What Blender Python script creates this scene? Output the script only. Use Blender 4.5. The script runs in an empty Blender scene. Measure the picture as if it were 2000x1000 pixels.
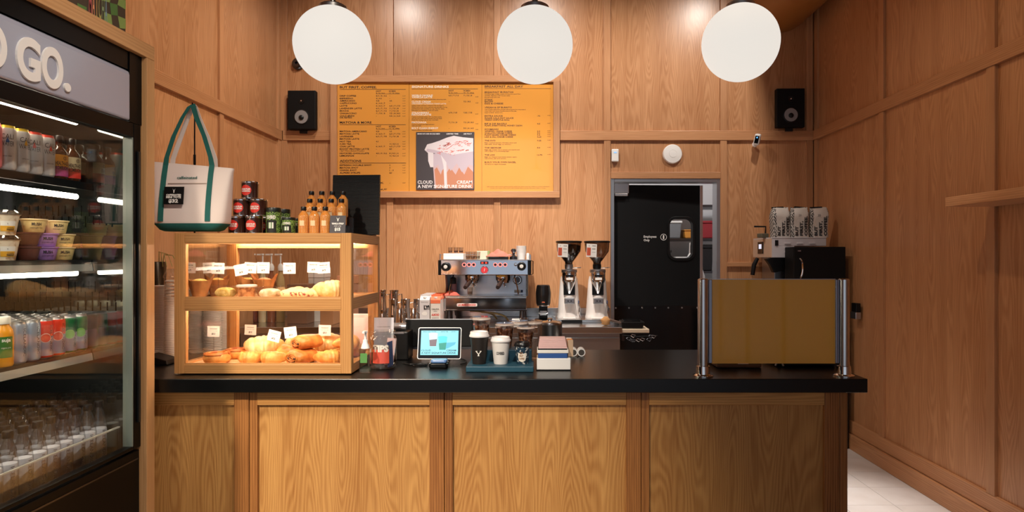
import bpy, math, random
from mathutils import Vector, Matrix, Euler
R = math.radians
random.seed(7)
scene = bpy.context.scene
COL = scene.collection
# ------------------------------------------------------------------ camera
F, CX, CY, H = 1230.0, 1050.0, 500.0, 1.445      # focal length in px of the 2000 px frame, vanishing point, eye height
cam = bpy.data.cameras.new('camera'); cam_o = bpy.data.objects.new('camera', cam); COL.objects.link(cam_o)
cam.sensor_width = 36; cam.lens = 36*F/2000; cam.shift_x = (1000-CX)/2000; cam.shift_y = 0; cam.clip_start = .02
cam_o.location = (0, 0, H); cam_o.rotation_euler = (R(90), 0, 0)
scene.camera = cam_o
def X(px, Y): return (px-CX)*Y/F
def Z(py, Y): return H-(py-CY)*Y/F
# ------------------------------------------------------------------ world, exposure, lights
w = bpy.data.worlds.new('world'); scene.world = w; w.use_nodes = True
w.node_tree.nodes['Background'].inputs[0].default_value = (.80, .88, 1.0, 1)
w.node_tree.nodes['Background'].inputs[1].default_value = .58
vs = scene.view_settings
vs.view_transform = 'Standard'; vs.look = 'None'; vs.gamma = 1; vs.use_curve_mapping = False; vs.exposure = 0.0
WARM = (1.0, .86, .69)
def spot(name, loc, aim, power, ang=60, blend=.6, col=WARM, size=.05):
    l = bpy.data.lights.new(name, 'SPOT'); l.energy = power; l.color = col; l.spot_size = R(ang); l.spot_blend = blend
    l.shadow_soft_size = size
    o = bpy.data.objects.new(name, l); COL.objects.link(o); o.location = loc
    o.rotation_euler = (Vector(aim)-Vector(loc)).to_track_quat('-Z', 'Y').to_euler()
    return o
def point(name, loc, power, col=WARM, size=.08):
    l = bpy.data.lights.new(name, 'POINT'); l.energy = power; l.color = col; l.shadow_soft_size = size
    o = bpy.data.objects.new(name, l); COL.objects.link(o); o.location = loc; return o
SOFT = (1.0, .93, .85)
spot('ceiling_spot_counter', (-1.85, -1.4, 3.95), (-.78, 2.6, .30), 1300, 34, 1)
spot('added_fill_counter', (.2, .3, 3.95), (-.25, 2.9, 1.0), 240, 32, 1, SOFT)  # added front fill for the things standing on the counter
spot('ceiling_spot_wall_left', (-1.33, 4.2, 4.0), (-1.25, 5.37, 1.9), 80, 120, 1, SOFT)
spot('ceiling_spot_wall_middle', (.0, 4.1, 4.0), (.15, 5.37, 1.9), 140, 110, 1, SOFT)
spot('ceiling_spot_wall_right', (1.68, 4.2, 4.0), (1.05, 5.37, 2.3), 120, 90, 1, SOFT)
spot('ceiling_spot_machine', (-.35, 3.35, 4.0), (-.3, 5.0, 1.2), 470, 58, .9, SOFT)
spot('ceiling_spot_display', (-.1, .7, 3.95), (-1.35, 2.7, 1.75), 85, 50, .9)
spot('added_fill_left_wall', (-.3, 3.4, 4.0), (-2.19, 4.2, 2.2), 170, 85, 1)  # added lamp, brightens the left wall
spot('added_fill_fridge', (.7, .6, 3.95), (-1.65, 1.95, 1.3), 270, 44, .9, SOFT)  # added lamp, brightens the bottles through the cooler door
spot('added_fill_floor', (1.7, 2.9, 3.95), (1.85, 3.45, 0), 760, 26, .9, SOFT)  # added narrow lamp, lifts the tiles beside the counter end
spot('added_fill_right_wall', (.5, 2.4, 3.95), (2.36, 3.3, 1.5), 62, 75, 1, (1.0, .74, .48))  # added warm fill that lifts the right wall
# ------------------------------------------------------------------ mesh builder
class MB:
    def __init__(s): s.v = []; s.f = []; s.m = []; s.sm = []
    def add(s, vs, fs, m=0, smooth=False):
        b = len(s.v); s.v += [tuple(v) for v in vs]
        for f in fs: s.f.append(tuple(b+i for i in f)); s.m.append(m); s.sm.append(smooth)
        return s
    def box(s, x0, x1, y0, y1, z0, z1, m=0):
        v = [(x, y, z) for z in (z0, z1) for y in (y0, y1) for x in (x0, x1)]
        return s.add(v, [(0, 2, 3, 1), (4, 5, 7, 6), (0, 1, 5, 4), (2, 6, 7, 3), (0, 4, 6, 2), (1, 3, 7, 5)], m)
    def prism(s, pts, a0, a1, axis='y', m=0):
        # pts: polygon in the plane; axis y -> (x,z), x -> (y,z), z -> (x,y)
        n = len(pts)
        def p(q, a): return {'y': (q[0], a, q[1]), 'x': (a, q[0], q[1]), 'z': (q[0], q[1], a)}[axis]
        v = [p(q, a0) for q in pts]+[p(q, a1) for q in pts]
        ar = sum(pts[i][0]*pts[(i+1) % n][1]-pts[(i+1) % n][0]*pts[i][1] for i in range(n))
        if axis == 'y': ar = -ar
        fs = [tuple(range(n))[::-1], tuple(range(n, 2*n))]+[(i, (i+1) % n, n+(i+1) % n, n+i) for i in range(n)]
        if ar < 0: fs = [f[::-1] for f in fs]
        return s.add(v, fs, m)
    def lathe(s, prof, c=(0, 0, 0), n=24, m=0, axis='z', smooth=True, mats=None, sq=None):
        rows = []; v = []
        for r, z in prof:
            for i in range(n):
                a = 2*math.pi*i/n; x, y = r*math.cos(a), r*math.sin(a)
                q = {'z': (x, y, z), 'y': (x, -z, y), 'x': (z, x, y)}[axis]
                v.append((c[0]+q[0], c[1]+q[1], c[2]+q[2]))
        b = len(s.v); s.v += v
        for k in range(len(prof)-1):
            for i in range(n):
                j = (i+1) % n
                s.f.append((b+k*n+i, b+k*n+j, b+(k+1)*n+j, b+(k+1)*n+i)); s.m.append(mats[k] if mats else m); s.sm.append(smooth)
        if prof[0][0] > 1e-6: s.f.append(tuple(b+i for i in range(n))[::-1]); s.m.append(mats[0] if mats else m); s.sm.append(False)
        if prof[-1][0] > 1e-6:
            k = (len(prof)-1)*n; s.f.append(tuple(b+k+i for i in range(n))); s.m.append(mats[-1] if mats else m); s.sm.append(False)
        return s
    def shell(s, prof, c=(0, 0, 0), n=24, m=0):       # open lathe without caps
        k0 = len(s.f); s.lathe(prof, c, n, m)
        for i in range(len(s.f)-1, k0-1, -1):
            if len(s.f[i]) == n: del s.f[i], s.m[i], s.sm[i]
        return s
    def tube(s, pts, r, n=8, m=0, cap=True, flat=None):
        P = [Vector(p) for p in pts]; b = len(s.v); up = Vector((0, 0, 1)); k = len(P)
        rr = r if isinstance(r, (list, tuple)) else [r]*k
        prev = None
        for i, p in enumerate(P):
            t = (P[min(i+1, k-1)]-P[max(i-1, 0)]).normalized()
            if prev is None:
                a = t.cross(up)
                if a.length < 1e-3: a = t.cross(Vector((0, 1, 0)))
            else: a = prev-t*prev.dot(t)
            a.normalize(); prev = a; c = t.cross(a)
            for j in range(n):
                an = 2*math.pi*j/n
                s.v.append(tuple(p+(a*math.cos(an)+c*math.sin(an))*rr[i]))
        for i in range(k-1):
            for j in range(n):
                q = (j+1) % n
                s.f.append((b+i*n+j, b+i*n+q, b+(i+1)*n+q, b+(i+1)*n+j)); s.m.append(m); s.sm.append(True)
        if cap:
            s.f.append(tuple(b+j for j in range(n))[::-1]); s.m.append(m); s.sm.append(False)
            s.f.append(tuple(b+(k-1)*n+j for j in range(n))); s.m.append(m); s.sm.append(False)
        return s
    def ball(s, c, rx, ry, rz, n=16, k=10, m=0, fn=None):
        v = [(0, 0, -1)]+[(math.sin(math.pi*i/k)*math.cos(2*math.pi*j/n), math.sin(math.pi*i/k)*math.sin(2*math.pi*j/n), -math.cos(math.pi*i/k)) for i in range(1, k) for j in range(n)]+[(0, 0, 1)]
        if fn: v = [fn(*q) for q in v]
        v = [(c[0]+q[0]*rx, c[1]+q[1]*ry, c[2]+q[2]*rz) for q in v]
        fs = [(0, 1+(j+1) % n, 1+j) for j in range(n)]
        for i in range(k-2):
            for j in range(n): fs.append((1+i*n+j, 1+i*n+(j+1) % n, 1+(i+1)*n+(j+1) % n, 1+(i+1)*n+j))
        L = len(v)-1
        fs += [(L, L-n+j, L-n+(j+1) % n) for j in range(n)]
        return s.add(v, fs, m, True)
    def strip(s, pts, wdir, m=0, th=.002):             # ribbon: centre points, half width vectors
        P = [Vector(p) for p in pts]; W = [Vector(q) for q in (wdir if isinstance(wdir, list) else [wdir]*len(P))]
        b = len(s.v); k = len(P)
        for i in range(k):
            t = (P[min(i+1, k-1)]-P[max(i-1, 0)]).normalized(); nrm = t.cross(W[i].normalized())*th/2
            for q in (P[i]-W[i]-nrm, P[i]+W[i]-nrm, P[i]+W[i]+nrm, P[i]-W[i]+nrm): s.v.append(tuple(q))
        for i in range(k-1):
            for j in range(4):
                q = (j+1) % 4
                s.f.append((b+i*4+j, b+i*4+q, b+i*4+4+q, b+i*4+4+j)); s.m.append(m); s.sm.append(False)
        s.f.append((b+3, b+2, b+1, b)); s.m.append(m); s.sm.append(False)
        e = b+(k-1)*4; s.f.append((e, e+1, e+2, e+3)); s.m.append(m); s.sm.append(False)
        return s
    def disc(s, fn, pts, m=0, k=4):                     # a print on a curved face: star-shaped outline cut into rings
        cx = sum(p[0] for p in pts)/len(pts); cy = sum(p[1] for p in pts)/len(pts); n = len(pts)
        for q in range(k):
            for i in range(n):
                (a, b), (c, d) = pts[i], pts[(i+1) % n]
                r = [(q/k, a, b), ((q+1)/k, a, b), ((q+1)/k, c, d), (q/k, c, d)]
                s.add([fn(cx+(x-cx)*t, cy+(y-cy)*t) for t, x, y in r][(1 if q == 0 else 0):], [(0, 1, 2) if q == 0 else (0, 1, 2, 3)], m, True)
        return s
    def poly(s, pts, m=0): return s.add(pts, [tuple(range(len(pts)))], m)
    def text(s, body, fn, size, xs=1.0, bold=0.0, align='L', width=None, m=0, res=2):
        V, Fc, x0, x1 = glyphs(body, bold, res)
        k = size; kx = size*xs
        if width: kx = width/max(x1-x0, 1e-6)
        off = {'L': -x0*kx, 'C': -(x0+x1)/2*kx, 'R': -x1*kx}[align]
        return s.add([fn(x*kx+off, y*k) for x, y in V], Fc, m)
    def build(s, name, mats, parent=None, loc=(0, 0, 0), rot=(0, 0, 0), bev=0, sub=0, label=None, ang=38, seg=2):
        me = bpy.data.meshes.new(name); me.from_pydata(s.v, [], s.f)
        for q in (mats if isinstance(mats, (list, tuple)) else [mats]): me.materials.append(q)
        me.polygons.foreach_set('material_index', s.m); me.polygons.foreach_set('use_smooth', s.sm)
        me.update()
        if any(s.sm): me.set_sharp_from_angle(angle=R(ang))
        o = bpy.data.objects.new(name, me); COL.objects.link(o)
        o.location = loc; o.rotation_euler = rot
        if parent is not None: o.parent = parent
        if bev:
            q = o.modifiers.new('bevel', 'BEVEL'); q.width = bev; q.segments = seg; q.limit_method = 'ANGLE'; q.angle_limit = R(40)
        if sub:
            q = o.modifiers.new('subdivision', 'SUBSURF'); q.levels = sub; q.render_levels = sub
        if label: o['label'] = label
        return o
_g = {}
def glyphs(body, bold, res=2):
    k = (body, bold, res)
    if k in _g: return _g[k]
    def raw(t, b):
        c = bpy.data.curves.new('t', 'FONT'); c.body = t; c.size = 1; c.resolution_u = res; c.offset = b; c.fill_mode = 'BOTH'
        o = bpy.data.objects.new('t', c); me = o.to_mesh()
        v = [(q.co.x, q.co.y) for q in me.vertices]; f = [tuple(p.vertices) for p in me.polygons]
        o.to_mesh_clear(); bpy.data.objects.remove(o); bpy.data.curves.remove(c)
        return v, f
    if 'cap' not in _g:
        v, _ = raw('H', 0); _g['cap'] = max(q[1] for q in v)
    v, f = raw(body, bold); cp = _g['cap']
    v = [(a/cp, b/cp) for a, b in v]
    xs = [q[0] for q in v] or [0]
    _g[k] = (v, f, min(xs), max(xs)); return _g[k]
def front(x, y, z): return lambda a, b: (x+a, y, z+b)          # print on a face that looks towards -Y
def wrap(r, z, a0=0.0): return lambda a, b: (r*math.sin(a/r+a0), -r*math.cos(a/r+a0), z+b)
def wrapv(r, z, a0=0.0): return lambda a, b: (r*math.sin(b/r+a0), -r*math.cos(b/r+a0), z-a)   # reads downwards
def sidex(x, y, z): return lambda a, b: (x, y+a, z+b)          # print on a face that looks towards +X
def thing(name, label, cat, loc=(0, 0, 0), rz=0, group=None):
    o = bpy.data.objects.new(name, None); COL.objects.link(o); o.empty_display_size = .05
    o.location = loc; o.rotation_euler = (0, 0, rz)
    return tag(o, label, cat, group)
def tag(o, label, cat, group=None):
    o['label'] = label; o['category'] = cat
    if group: o['group'] = group
    return o
def struct(o): o['kind'] = 'structure'; return o
def dup(o, loc=None, rz=None, label=None, group=None, parent=None, kids=None):
    c = o.copy(); COL.objects.link(c); c.parent = parent
    for ch in (kids if kids is not None else [q for q in KIDS.get(o.name, [])]): dup(ch, parent=c)
    if loc is not None: c.location = loc
    if rz is not None: c.rotation_euler = (0, 0, rz)
    if label: c['label'] = label
    if group: c['group'] = group
    return c
KIDS = {}
def note(o):                                                     # remembers the parts of a thing for dup()
    def walk(p):
        ch = [q for q in COL.objects if q.parent == p]; KIDS[p.name] = ch
        for c in ch: walk(c)
    walk(o); return o
# ------------------------------------------------------------------ materials
def lin(c):
    return tuple((x/12.92 if x <= .04045 else ((x+.055)/1.055)**2.4) for x in [q/255 for q in c])+(1,)
def mat(name, rgb, rough=.5, metal=0, emit=0, ecol=None, coat=0, spec=.5, noise=None, bump=None, sss=0, aniso=0):
    m = bpy.data.materials.new(name); m.use_nodes = True; nt = m.node_tree; b = nt.nodes['Principled BSDF']
    b.inputs['Base Color'].default_value = lin(rgb); b.inputs['Roughness'].default_value = rough; b.inputs['Metallic'].default_value = metal
    b.inputs['Specular IOR Level'].default_value = spec; b.inputs['Coat Weight'].default_value = coat
    if emit: b.inputs['Emission Color'].default_value = lin(ecol or rgb); b.inputs['Emission Strength'].default_value = emit
    if sss: b.inputs['Subsurface Weight'].default_value = sss; b.inputs['Subsurface Radius'].default_value = (.02, .01, .005)
    if noise:                                                     # (second colour, scale, contrast low, high)
        c2, sc, lo, hi = noise
        tc = nt.nodes.new('ShaderNodeTexCoord'); n = nt.nodes.new('ShaderNodeTexNoise'); rp = nt.nodes.new('ShaderNodeValToRGB')
        n.inputs['Scale'].default_value = sc; n.inputs['Detail'].default_value = 4
        nt.links.new(tc.outputs['Object'], n.inputs['Vector']); nt.links.new(n.outputs['Fac'], rp.inputs['Fac'])
        rp.color_ramp.elements[0].position = lo; rp.color_ramp.elements[0].color = lin(rgb)
        rp.color_ramp.elements[1].position = hi; rp.color_ramp.elements[1].color = lin(c2)
        nt.links.new(rp.outputs['Color'], b.inputs['Base Color'])
    if bump:
        sc, st, d = bump
        tc = nt.nodes.new('ShaderNodeTexCoord'); n = nt.nodes.new('ShaderNodeTexNoise'); n.inputs['Scale'].default_value = sc
        n.inputs['Detail'].default_value = 3
        bp = nt.nodes.new('ShaderNodeBump'); bp.inputs['Strength'].default_value = st; bp.inputs['Distance'].default_value = d
        nt.links.new(tc.outputs['Object'], n.inputs['Vector']); nt.links.new(n.outputs['Fac'], bp.inputs['Height'])
        nt.links.new(bp.outputs['Normal'], b.inputs['Normal'])
    return m
def pane(name, tint=(1, 1, 1), refl=.06, grazing=.6, rough=.02):
    m = bpy.data.materials.new(name); m.use_nodes = True; nt = m.node_tree
    for n in list(nt.nodes): nt.nodes.remove(n)
    N = nt.nodes.new; L = nt.links.new
    out = N('ShaderNodeOutputMaterial'); mx = N('ShaderNodeMixShader'); tr = N('ShaderNodeBsdfTransparent'); gl = N('ShaderNodeBsdfGlossy')
    tr.inputs[0].default_value = tuple(tint)+(1,); gl.inputs['Roughness'].default_value = rough
    lw = N('ShaderNodeLayerWeight'); pw = N('ShaderNodeMath'); pw.operation = 'POWER'; pw.inputs[1].default_value = 3
    ml = N('ShaderNodeMath'); ml.operation = 'MULTIPLY_ADD'; ml.inputs[1].default_value = grazing; ml.inputs[2].default_value = refl
    L(lw.outputs['Facing'], pw.inputs[0]); L(pw.outputs[0], ml.inputs[0]); L(ml.outputs[0], mx.inputs[0])
    L(tr.outputs[0], mx.inputs[1]); L(gl.outputs[0], mx.inputs[2]); L(mx.outputs[0], out.inputs[0])
    return m
def wood(name, light, dark, axis='z', rough=.38, fig=1.0, leaf=.16):
    m = bpy.data.materials.new(name); m.use_nodes = True; nt = m.node_tree; b = nt.nodes['Principled BSDF']
    N = nt.nodes.new; L = nt.links.new
    def math_(op, a, c=None, d=None):
        n = N('ShaderNodeMath'); n.operation = op
        for i, q in enumerate((a, c, d)):
            if q is None: continue
            if isinstance(q, (int, float)): n.inputs[i].default_value = q
            else: L(q, n.inputs[i])
        return n.outputs[0]
    def noise(vec, scale=1.0, det=2.0):
        n = N('ShaderNodeTexNoise'); n.inputs['Scale'].default_value = scale; n.inputs['Detail'].default_value = det
        L(vec, n.inputs['Vector']); return n.outputs['Fac']
    def vec(a, c, d):
        n = N('ShaderNodeCombineXYZ')
        for i, q in enumerate((a, c, d)):
            if isinstance(q, (int, float)): n.inputs[i].default_value = q
            else: L(q, n.inputs[i])
        return n.outputs[0]
    tc = N('ShaderNodeTexCoord'); sp = N('ShaderNodeSeparateXYZ'); L(tc.outputs['Object'], sp.inputs[0])
    rnd = N('ShaderNodeObjectInfo').outputs['Random']
    x, y, z = sp.outputs
    if axis == 'z': u = math_('ADD', x, y); g = z
    elif axis == 'x': u = math_('ADD', y, z); g = x
    else: u = math_('ADD', x, z); g = y
    ro = math_('MULTIPLY', rnd, 37.0)
    u = math_('ADD', u, math_('MULTIPLY', rnd, 7.31)); g2 = math_('ADD', g, ro)
    lf = math_('SUBTRACT', math_('PINGPONG', u, leaf), leaf/2)
    cell = math_('FLOOR', math_('DIVIDE', u, leaf*2))
    n1 = noise(vec(math_('MULTIPLY', u, 5.0), math_('MULTIPLY', g2, .7), cell), 1.0, 2)
    n2 = noise(vec(math_('MULTIPLY', u, 26.0), math_('MULTIPLY', g2, 5.0), 0.0), 1.0, 2)
    d = math_('MULTIPLY_ADD', n1, .26*fig, -.06)
    r = math_('SQRT', math_('ADD', math_('MULTIPLY', lf, lf), math_('MULTIPLY', d, d)))
    r = math_('MULTIPLY_ADD', n2, .0025, r)
    ring = math_('SINE', math_('MULTIPLY', r, 640.0))
    ring = math_('MULTIPLY_ADD', ring, .5, .5)
    fine = noise(vec(math_('MULTIPLY', u, 330.0), math_('MULTIPLY', g2, 6.0), 0.0), 1.0, 1)
    fl = noise(vec(math_('MULTIPLY', u, 9.0), math_('MULTIPLY', g2, .35), 3.0), 1.0, 2)
    f = math_('ADD', math_('MULTIPLY', ring, .17), math_('MULTIPLY', fine, .42))
    f = math_('ADD', f, math_('MULTIPLY', fl, .45))
    rp = N('ShaderNodeValToRGB'); L(f, rp.inputs['Fac'])
    rp.color_ramp.elements[0].position = .26; rp.color_ramp.elements[0].color = lin(dark)
    rp.color_ramp.elements[1].position = .86; rp.color_ramp.elements[1].color = lin(light)
    hs = N('ShaderNodeHueSaturation'); L(rp.outputs['Color'], hs.inputs['Color'])
    L(math_('MULTIPLY_ADD', rnd, .16, .92), hs.inputs['Value'])
    L(hs.outputs['Color'], b.inputs['Base Color'])
    b.inputs['Roughness'].default_value = rough; b.inputs['Specular IOR Level'].default_value = .4
    bp = N('ShaderNodeBump'); bp.inputs['Strength'].default_value = .10; bp.inputs['Distance'].default_value = .002
    L(f, bp.inputs['Height']); L(bp.outputs['Normal'], b.inputs['Normal'])
    return m
WL, WD = (214, 162, 118), (160, 106, 66)
oakV = wood('oak_veneer_upright', WL, WD, 'z', rough=.30); oakX = wood('oak_along_x', WL, WD, 'x', fig=.35); oakY = wood('oak_along_y', WL, WD, 'y', fig=.35)
oakS = wood('oak_stile', WL, WD, 'z', fig=.25, leaf=.5)
CLt, CDk = (218, 166, 98), (154, 100, 48)
cntV = wood('counter_oak_upright', CLt, CDk, 'z', fig=1.2); cntX = wood('counter_oak_along_x', CLt, CDk, 'x', fig=.35); cntS = wood('counter_oak_stile', (196, 134, 74), (110, 62, 28), 'z', fig=.3, leaf=.4)
caseS = wood('case_oak_upright', (210, 158, 98), (166, 112, 60), 'z', fig=.2, leaf=.5); caseX = wood('case_oak_along_x', (210, 158, 98), (166, 112, 60), 'x', fig=.2, leaf=.5); caseY = wood('case_oak_along_y', (210, 158, 98), (166, 112, 60), 'y', fig=.2, leaf=.5)
frmS = wood('surround_oak_upright', (216, 168, 116), (180, 130, 82), 'z', fig=.2, leaf=.5); frmY = wood('surround_oak_along_y', (216, 168, 116), (180, 130, 82), 'y', fig=.2, leaf=.5)
white = mat('white_plastic', (235, 232, 228), .45); paper = mat('white_paper', (238, 236, 232), .8); black = mat('black_plastic', (9, 8, 8), .4, spec=.35)
blackm = mat('matt_black', (5, 5, 6), .6, spec=.25); blackg = mat('gloss_black', (8, 8, 9), .12); granite = mat('black_stone', (3, 3, 3), .30, spec=.45, noise=((8, 8, 8), 260, .35, .75))
steel = mat('stainless_steel', (205, 205, 205), .22, 1); chrome = mat('polished_chrome', (225, 225, 225), .06, 1); brushed = mat('brushed_steel', (180, 180, 182), .34, 1)
dsteel = mat('dark_steel', (90, 90, 94), .3, 1); alu = mat('blue_grey_aluminium', (150, 156, 172), .35, 1)
glass = pane('clear_glass', (.98, .98, .97), .02, .30); acrylic = pane('clear_acrylic', (.97, .97, .97), .10, .55)
clearcup = pane('clear_cup_plastic', (.93, .92, .91), .12, .65); bottleclear = pane('clear_bottle_plastic', (.95, .96, .97), .12, .6)
red = mat('red_label', (214, 48, 36), .5); salmon = mat('salmon_cloth', (236, 122, 104), .85, bump=(90, .4, .004)); pink = mat('pink_paper', (226, 190, 186), .8)
teal = mat('teal_canvas', (28, 96, 88), .8, bump=(500, .3, .001)); canvas = mat('cream_canvas', (232, 214, 204), .85, bump=(500, .3, .001))
# ================================================================== the setting
XL, XR, YB, YR, ZC = -2.19, 2.36, 5.37, -3.6, 4.1
tilem = mat('white_floor_tile', (226, 220, 218), .35, noise=((214, 206, 202), 6, .3, .7)); grout = mat('dark_grout', (92, 82, 76), .9)
plaster = mat('ceiling_plaster', (120, 96, 76), .9)
floor = struct(MB().box(XL-.3, XR+.3, YR, YB+2.6, -.08, -.008).build('floor', grout))
t0 = MB().box(.0015, .3035, .0015, .2805, -.008, 0).build('tile', tilem, floor, bev=.0015)
first = True
for i in range(4):
    for j in range(10):
        x0 = 1.156+.3045*i; y0 = 2.244+.282*j
        o = t0 if first else dup(t0, parent=floor); first = False
        o.location = (x0, y0, 0)
        if i == 3: o.scale = ((XR-.02-x0)/.305, 1, 1)
def gridmat():
    m = mat('white_tile_field', (226, 220, 218), .35); nt = m.node_tree; b = nt.nodes['Principled BSDF']
    tc = nt.nodes.new('ShaderNodeTexCoord'); br = nt.nodes.new('ShaderNodeTexBrick'); br.offset = 0; br.inputs['Scale'].default_value = 1
    br.inputs['Brick Width'].default_value = .3045; br.inputs['Row Height'].default_value = .282; br.inputs['Mortar Size'].default_value = .003
    br.inputs['Color1'].default_value = lin((226, 220, 218)); br.inputs['Color2'].default_value = lin((220, 214, 212)); br.inputs['Mortar'].default_value = lin((92, 82, 76))
    nt.links.new(tc.outputs['Object'], br.inputs['Vector']); nt.links.new(br.outputs['Color'], b.inputs['Base Color']); return m
gm = gridmat()
MB().box(XL, 1.155, YR, YB+2.6, -.008, -.0005).box(1.155, XR, YR, 2.244, -.008, -.0005).box(1.155, XR, 5.066, YB+2.6, -.008, -.0005).build('tile_field', gm, floor)
struct(MB().box(XL-.3, XR+.3, YR, YB+2.6, ZC, ZC+.1).build('ceiling', plaster))
RZ0, RZ1 = 2.430, 2.513           # the rail that runs round the room at about eight feet
# ---- right wall
wr = struct(MB().box(XR+.02, XR+.12, YR, YB+.15, 0, ZC).build('wall_right', oakV))
st = [5.335, 4.32, 3.275, 2.23, 1.185, .14, -.905, -1.95, -2.995]
for a, b in zip(st, st[1:]+[YR]):
    MB().box(XR+.012, XR+.03, b, a, .205, RZ0).build('panel', oakV, wr)
    MB().box(XR+.012, XR+.03, b, a, RZ1, ZC).build('panel', oakV, wr)
for k, a in enumerate(st):
    MB().box(XR-.006, XR+.015, a-.031, a+.031, .205, RZ0).build('stile', oakS, wr, bev=.002)
    MB().box(XR-.006, XR+.015, a-.031, a+.031, RZ1, ZC).build('stile', oakS, wr, bev=.002)
MB().box(XR-.014, XR+.02, YR, YB, RZ0, RZ1).build('rail', oakY, wr, bev=.003)
MB().box(XR-.006, XR+.015, YR, YB, .115, .205).build('rail', oakY, wr, bev=.003)
struct(MB().box(XR-.024, XR+.02, YR, YB, 0, .112).build('baseboard_right', oakY, bev=.003))
# ---- left wall
wl = struct(MB().box(XL-.12, XL-.02, YR, YB+.15, 0, ZC).build('wall_left', oakV))
st = [5.335, 4.36, 3.32, 2.28, 1.24, .2, -.84, -1.88, -2.92]
for a, b in zip(st, st[1:]+[YR]):
    MB().box(XL-.03, XL-.012, b, a, 0, RZ0).build('panel', oakV, wl)
    MB().box(XL-.03, XL-.012, b, a, RZ1, ZC).build('panel', oakV, wl)
for a in st:
    MB().box(XL-.015, XL+.006, a-.028, a+.028, 0, RZ0).build('stile', oakS, wl, bev=.002)
    MB().box(XL-.015, XL+.006, a-.028, a+.028, RZ1, ZC).build('stile', oakS, wl, bev=.002)
MB().box(XL-.02, XL+.014, YR, YB, RZ0, RZ1).build('rail', oakY, wl, bev=.003)
# ---- back wall with the doorway
DX0, DX1, DZ = .624, 1.559, 2.104
wb = struct(MB().box(XL-.1, DX0-.03, YB+.02, YB+.12, 0, ZC).box(DX1+.03, XR+.1, YB+.02, YB+.12, 0, ZC).box(DX0-.03, DX1+.03, YB+.02, YB+.12, DZ+.03, ZC).build('wall_back', oakV))
def bpanel(x0, x1, z0, z1): MB().box(x0, x1, YB+.012, YB+.03, z0, z1).build('panel', oakV, wb)
def bstile(x0, x1, z0, z1, d=.006): MB().box(x0, x1, YB-d, YB+.015, z0, z1).build('stile', oakS, wb, bev=.002)
def brail(x0, x1, z0, z1, d=.010): MB().box(x0, x1, YB-d, YB+.015, z0, z1).build('rail', oakX, wb, bev=.003)
us = [-2.163, -1.258, -.345, .594, 1.585, 2.318]
for a, b in zip(us, us[1:]): bpanel(a, b, RZ1, ZC)
for a in us: bstile(a-.028, a+.028, RZ1, ZC)
for a, b in zip(us[:3], us[1:4]): bpanel(a, b, 0, RZ1)
bpanel(.594, 1.585, DZ+.03, RZ0); bpanel(1.585, 2.318, 0, RZ0)
for a in us: bstile(a-.028, a+.028, 0, RZ0)
brail(XL+.02, -1.757, RZ0, RZ1); brail(.19, XR-.01, RZ0, RZ1)
brail(DX0, DX1, DZ, 2.160); brail(1.613, 2.29, 1.353, 1.393)
# ---- door and its steel frame
df = struct(MB().box(DX0+.001, DX0+.03, YB+.0, YB+.14, 0, DZ).box(DX1-.03, DX1-.001, YB, YB+.14, 0, DZ).box(DX0+.03, DX1-.03, YB, YB+.14, DZ-.028, DZ-.001).build('trim_1', brushed, bev=.002))
door = struct(thing('door_1', 'black swing door with a rounded window leading to the back room', 'door', (DX0+.032, YB+.075, .01), R(3.2)))
wd, hd = .758, 2.05
def rrect(x0, x1, z0, z1, r, n=6):
    p = []
    for cx, cz, a in ((x1-r, z1-r, 0), (x0+r, z1-r, 90), (x0+r, z0+r, 180), (x1-r, z0+r, 270)):
        for i in range(n+1): p.append((cx+r*math.cos(R(a+90*i/n)), cz+r*math.sin(R(a+90*i/n))))
    return p
wx0, wx1, wz0, wz1 = .492, .694, 1.418, 1.757
def frame_from(o_, i_, y0, y1, mb, m=0):
    n = len(o_)
    v = [(q[0], y, q[1]) for y in (y0, y1) for q in o_]+[(q[0], y, q[1]) for y in (y0, y1) for q in i_]
    fs = []
    for k in range(n):
        j = (k+1) % n
        fs += [(k, j, 2*n+j, 2*n+k)[::-1], (n+k, n+j, 3*n+j, 3*n+k), (k, j, n+j, n+k), (2*n+k, 2*n+j, 3*n+j, 3*n+k)[::-1]]
    mb.add(v, fs, m)
mb = MB(); q = rrect(wx0, wx1, wz0, wz1, .055)
def sq(p):                                  # project the hole outline onto the leaf outline
    cx, cz = (wx0+wx1)/2, (wz0+wz1)/2; out = []
    for a, b in p:
        dx, dz = a-cx, b-cz; t = min(((wd-cx) if dx > 0 else cx)/max(abs(dx), 1e-6), ((hd-cz) if dz > 0 else cz)/max(abs(dz), 1e-6)); out.append((cx+dx*t, cz+dz*t))
    return out
o_ = sq(q)
# add the four leaf corners so the leaf stays a full rectangle
for cxn, czn in ((wd, hd), (0, hd), (0, 0), (wd, 0)):
    k = min(range(len(o_)), key=lambda i: (o_[i][0]-cxn)**2+(o_[i][1]-czn)**2); o_[k] = (cxn, czn)
frame_from(o_, q, 0, .045, mb); mb.build('door_leaf', blackm, door)
mb = MB(); frame_from(rrect(wx0-.022, wx1+.022, wz0-.022, wz1+.022, .075), q, -.010, .055, mb); mb.build('window_gasket', black, door, bev=.003)
MB().prism(q, .018, .024).build('window_pane', glass, door)
MB().box(.0, wd, -.003, 0, .02, 1.003).build('kick_plate', blackg, door)
mb = MB()
for a in (.02, .135, .25, .365, .48, .6, .735): mb.lathe([(0, .003), (.006, .003), (.008, 0)], (a, -.003, .985), 8, axis='y')
mb.build('rivet', brushed, door)
MB().box(wd, wd+.026, -.004, .05, 0, hd).build('edge_guard', steel, door, bev=.002)
tx = X(1258, YB+.07)-(DX0+.032)
lm = mat('door_lettering', (225, 222, 218), .6)
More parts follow.
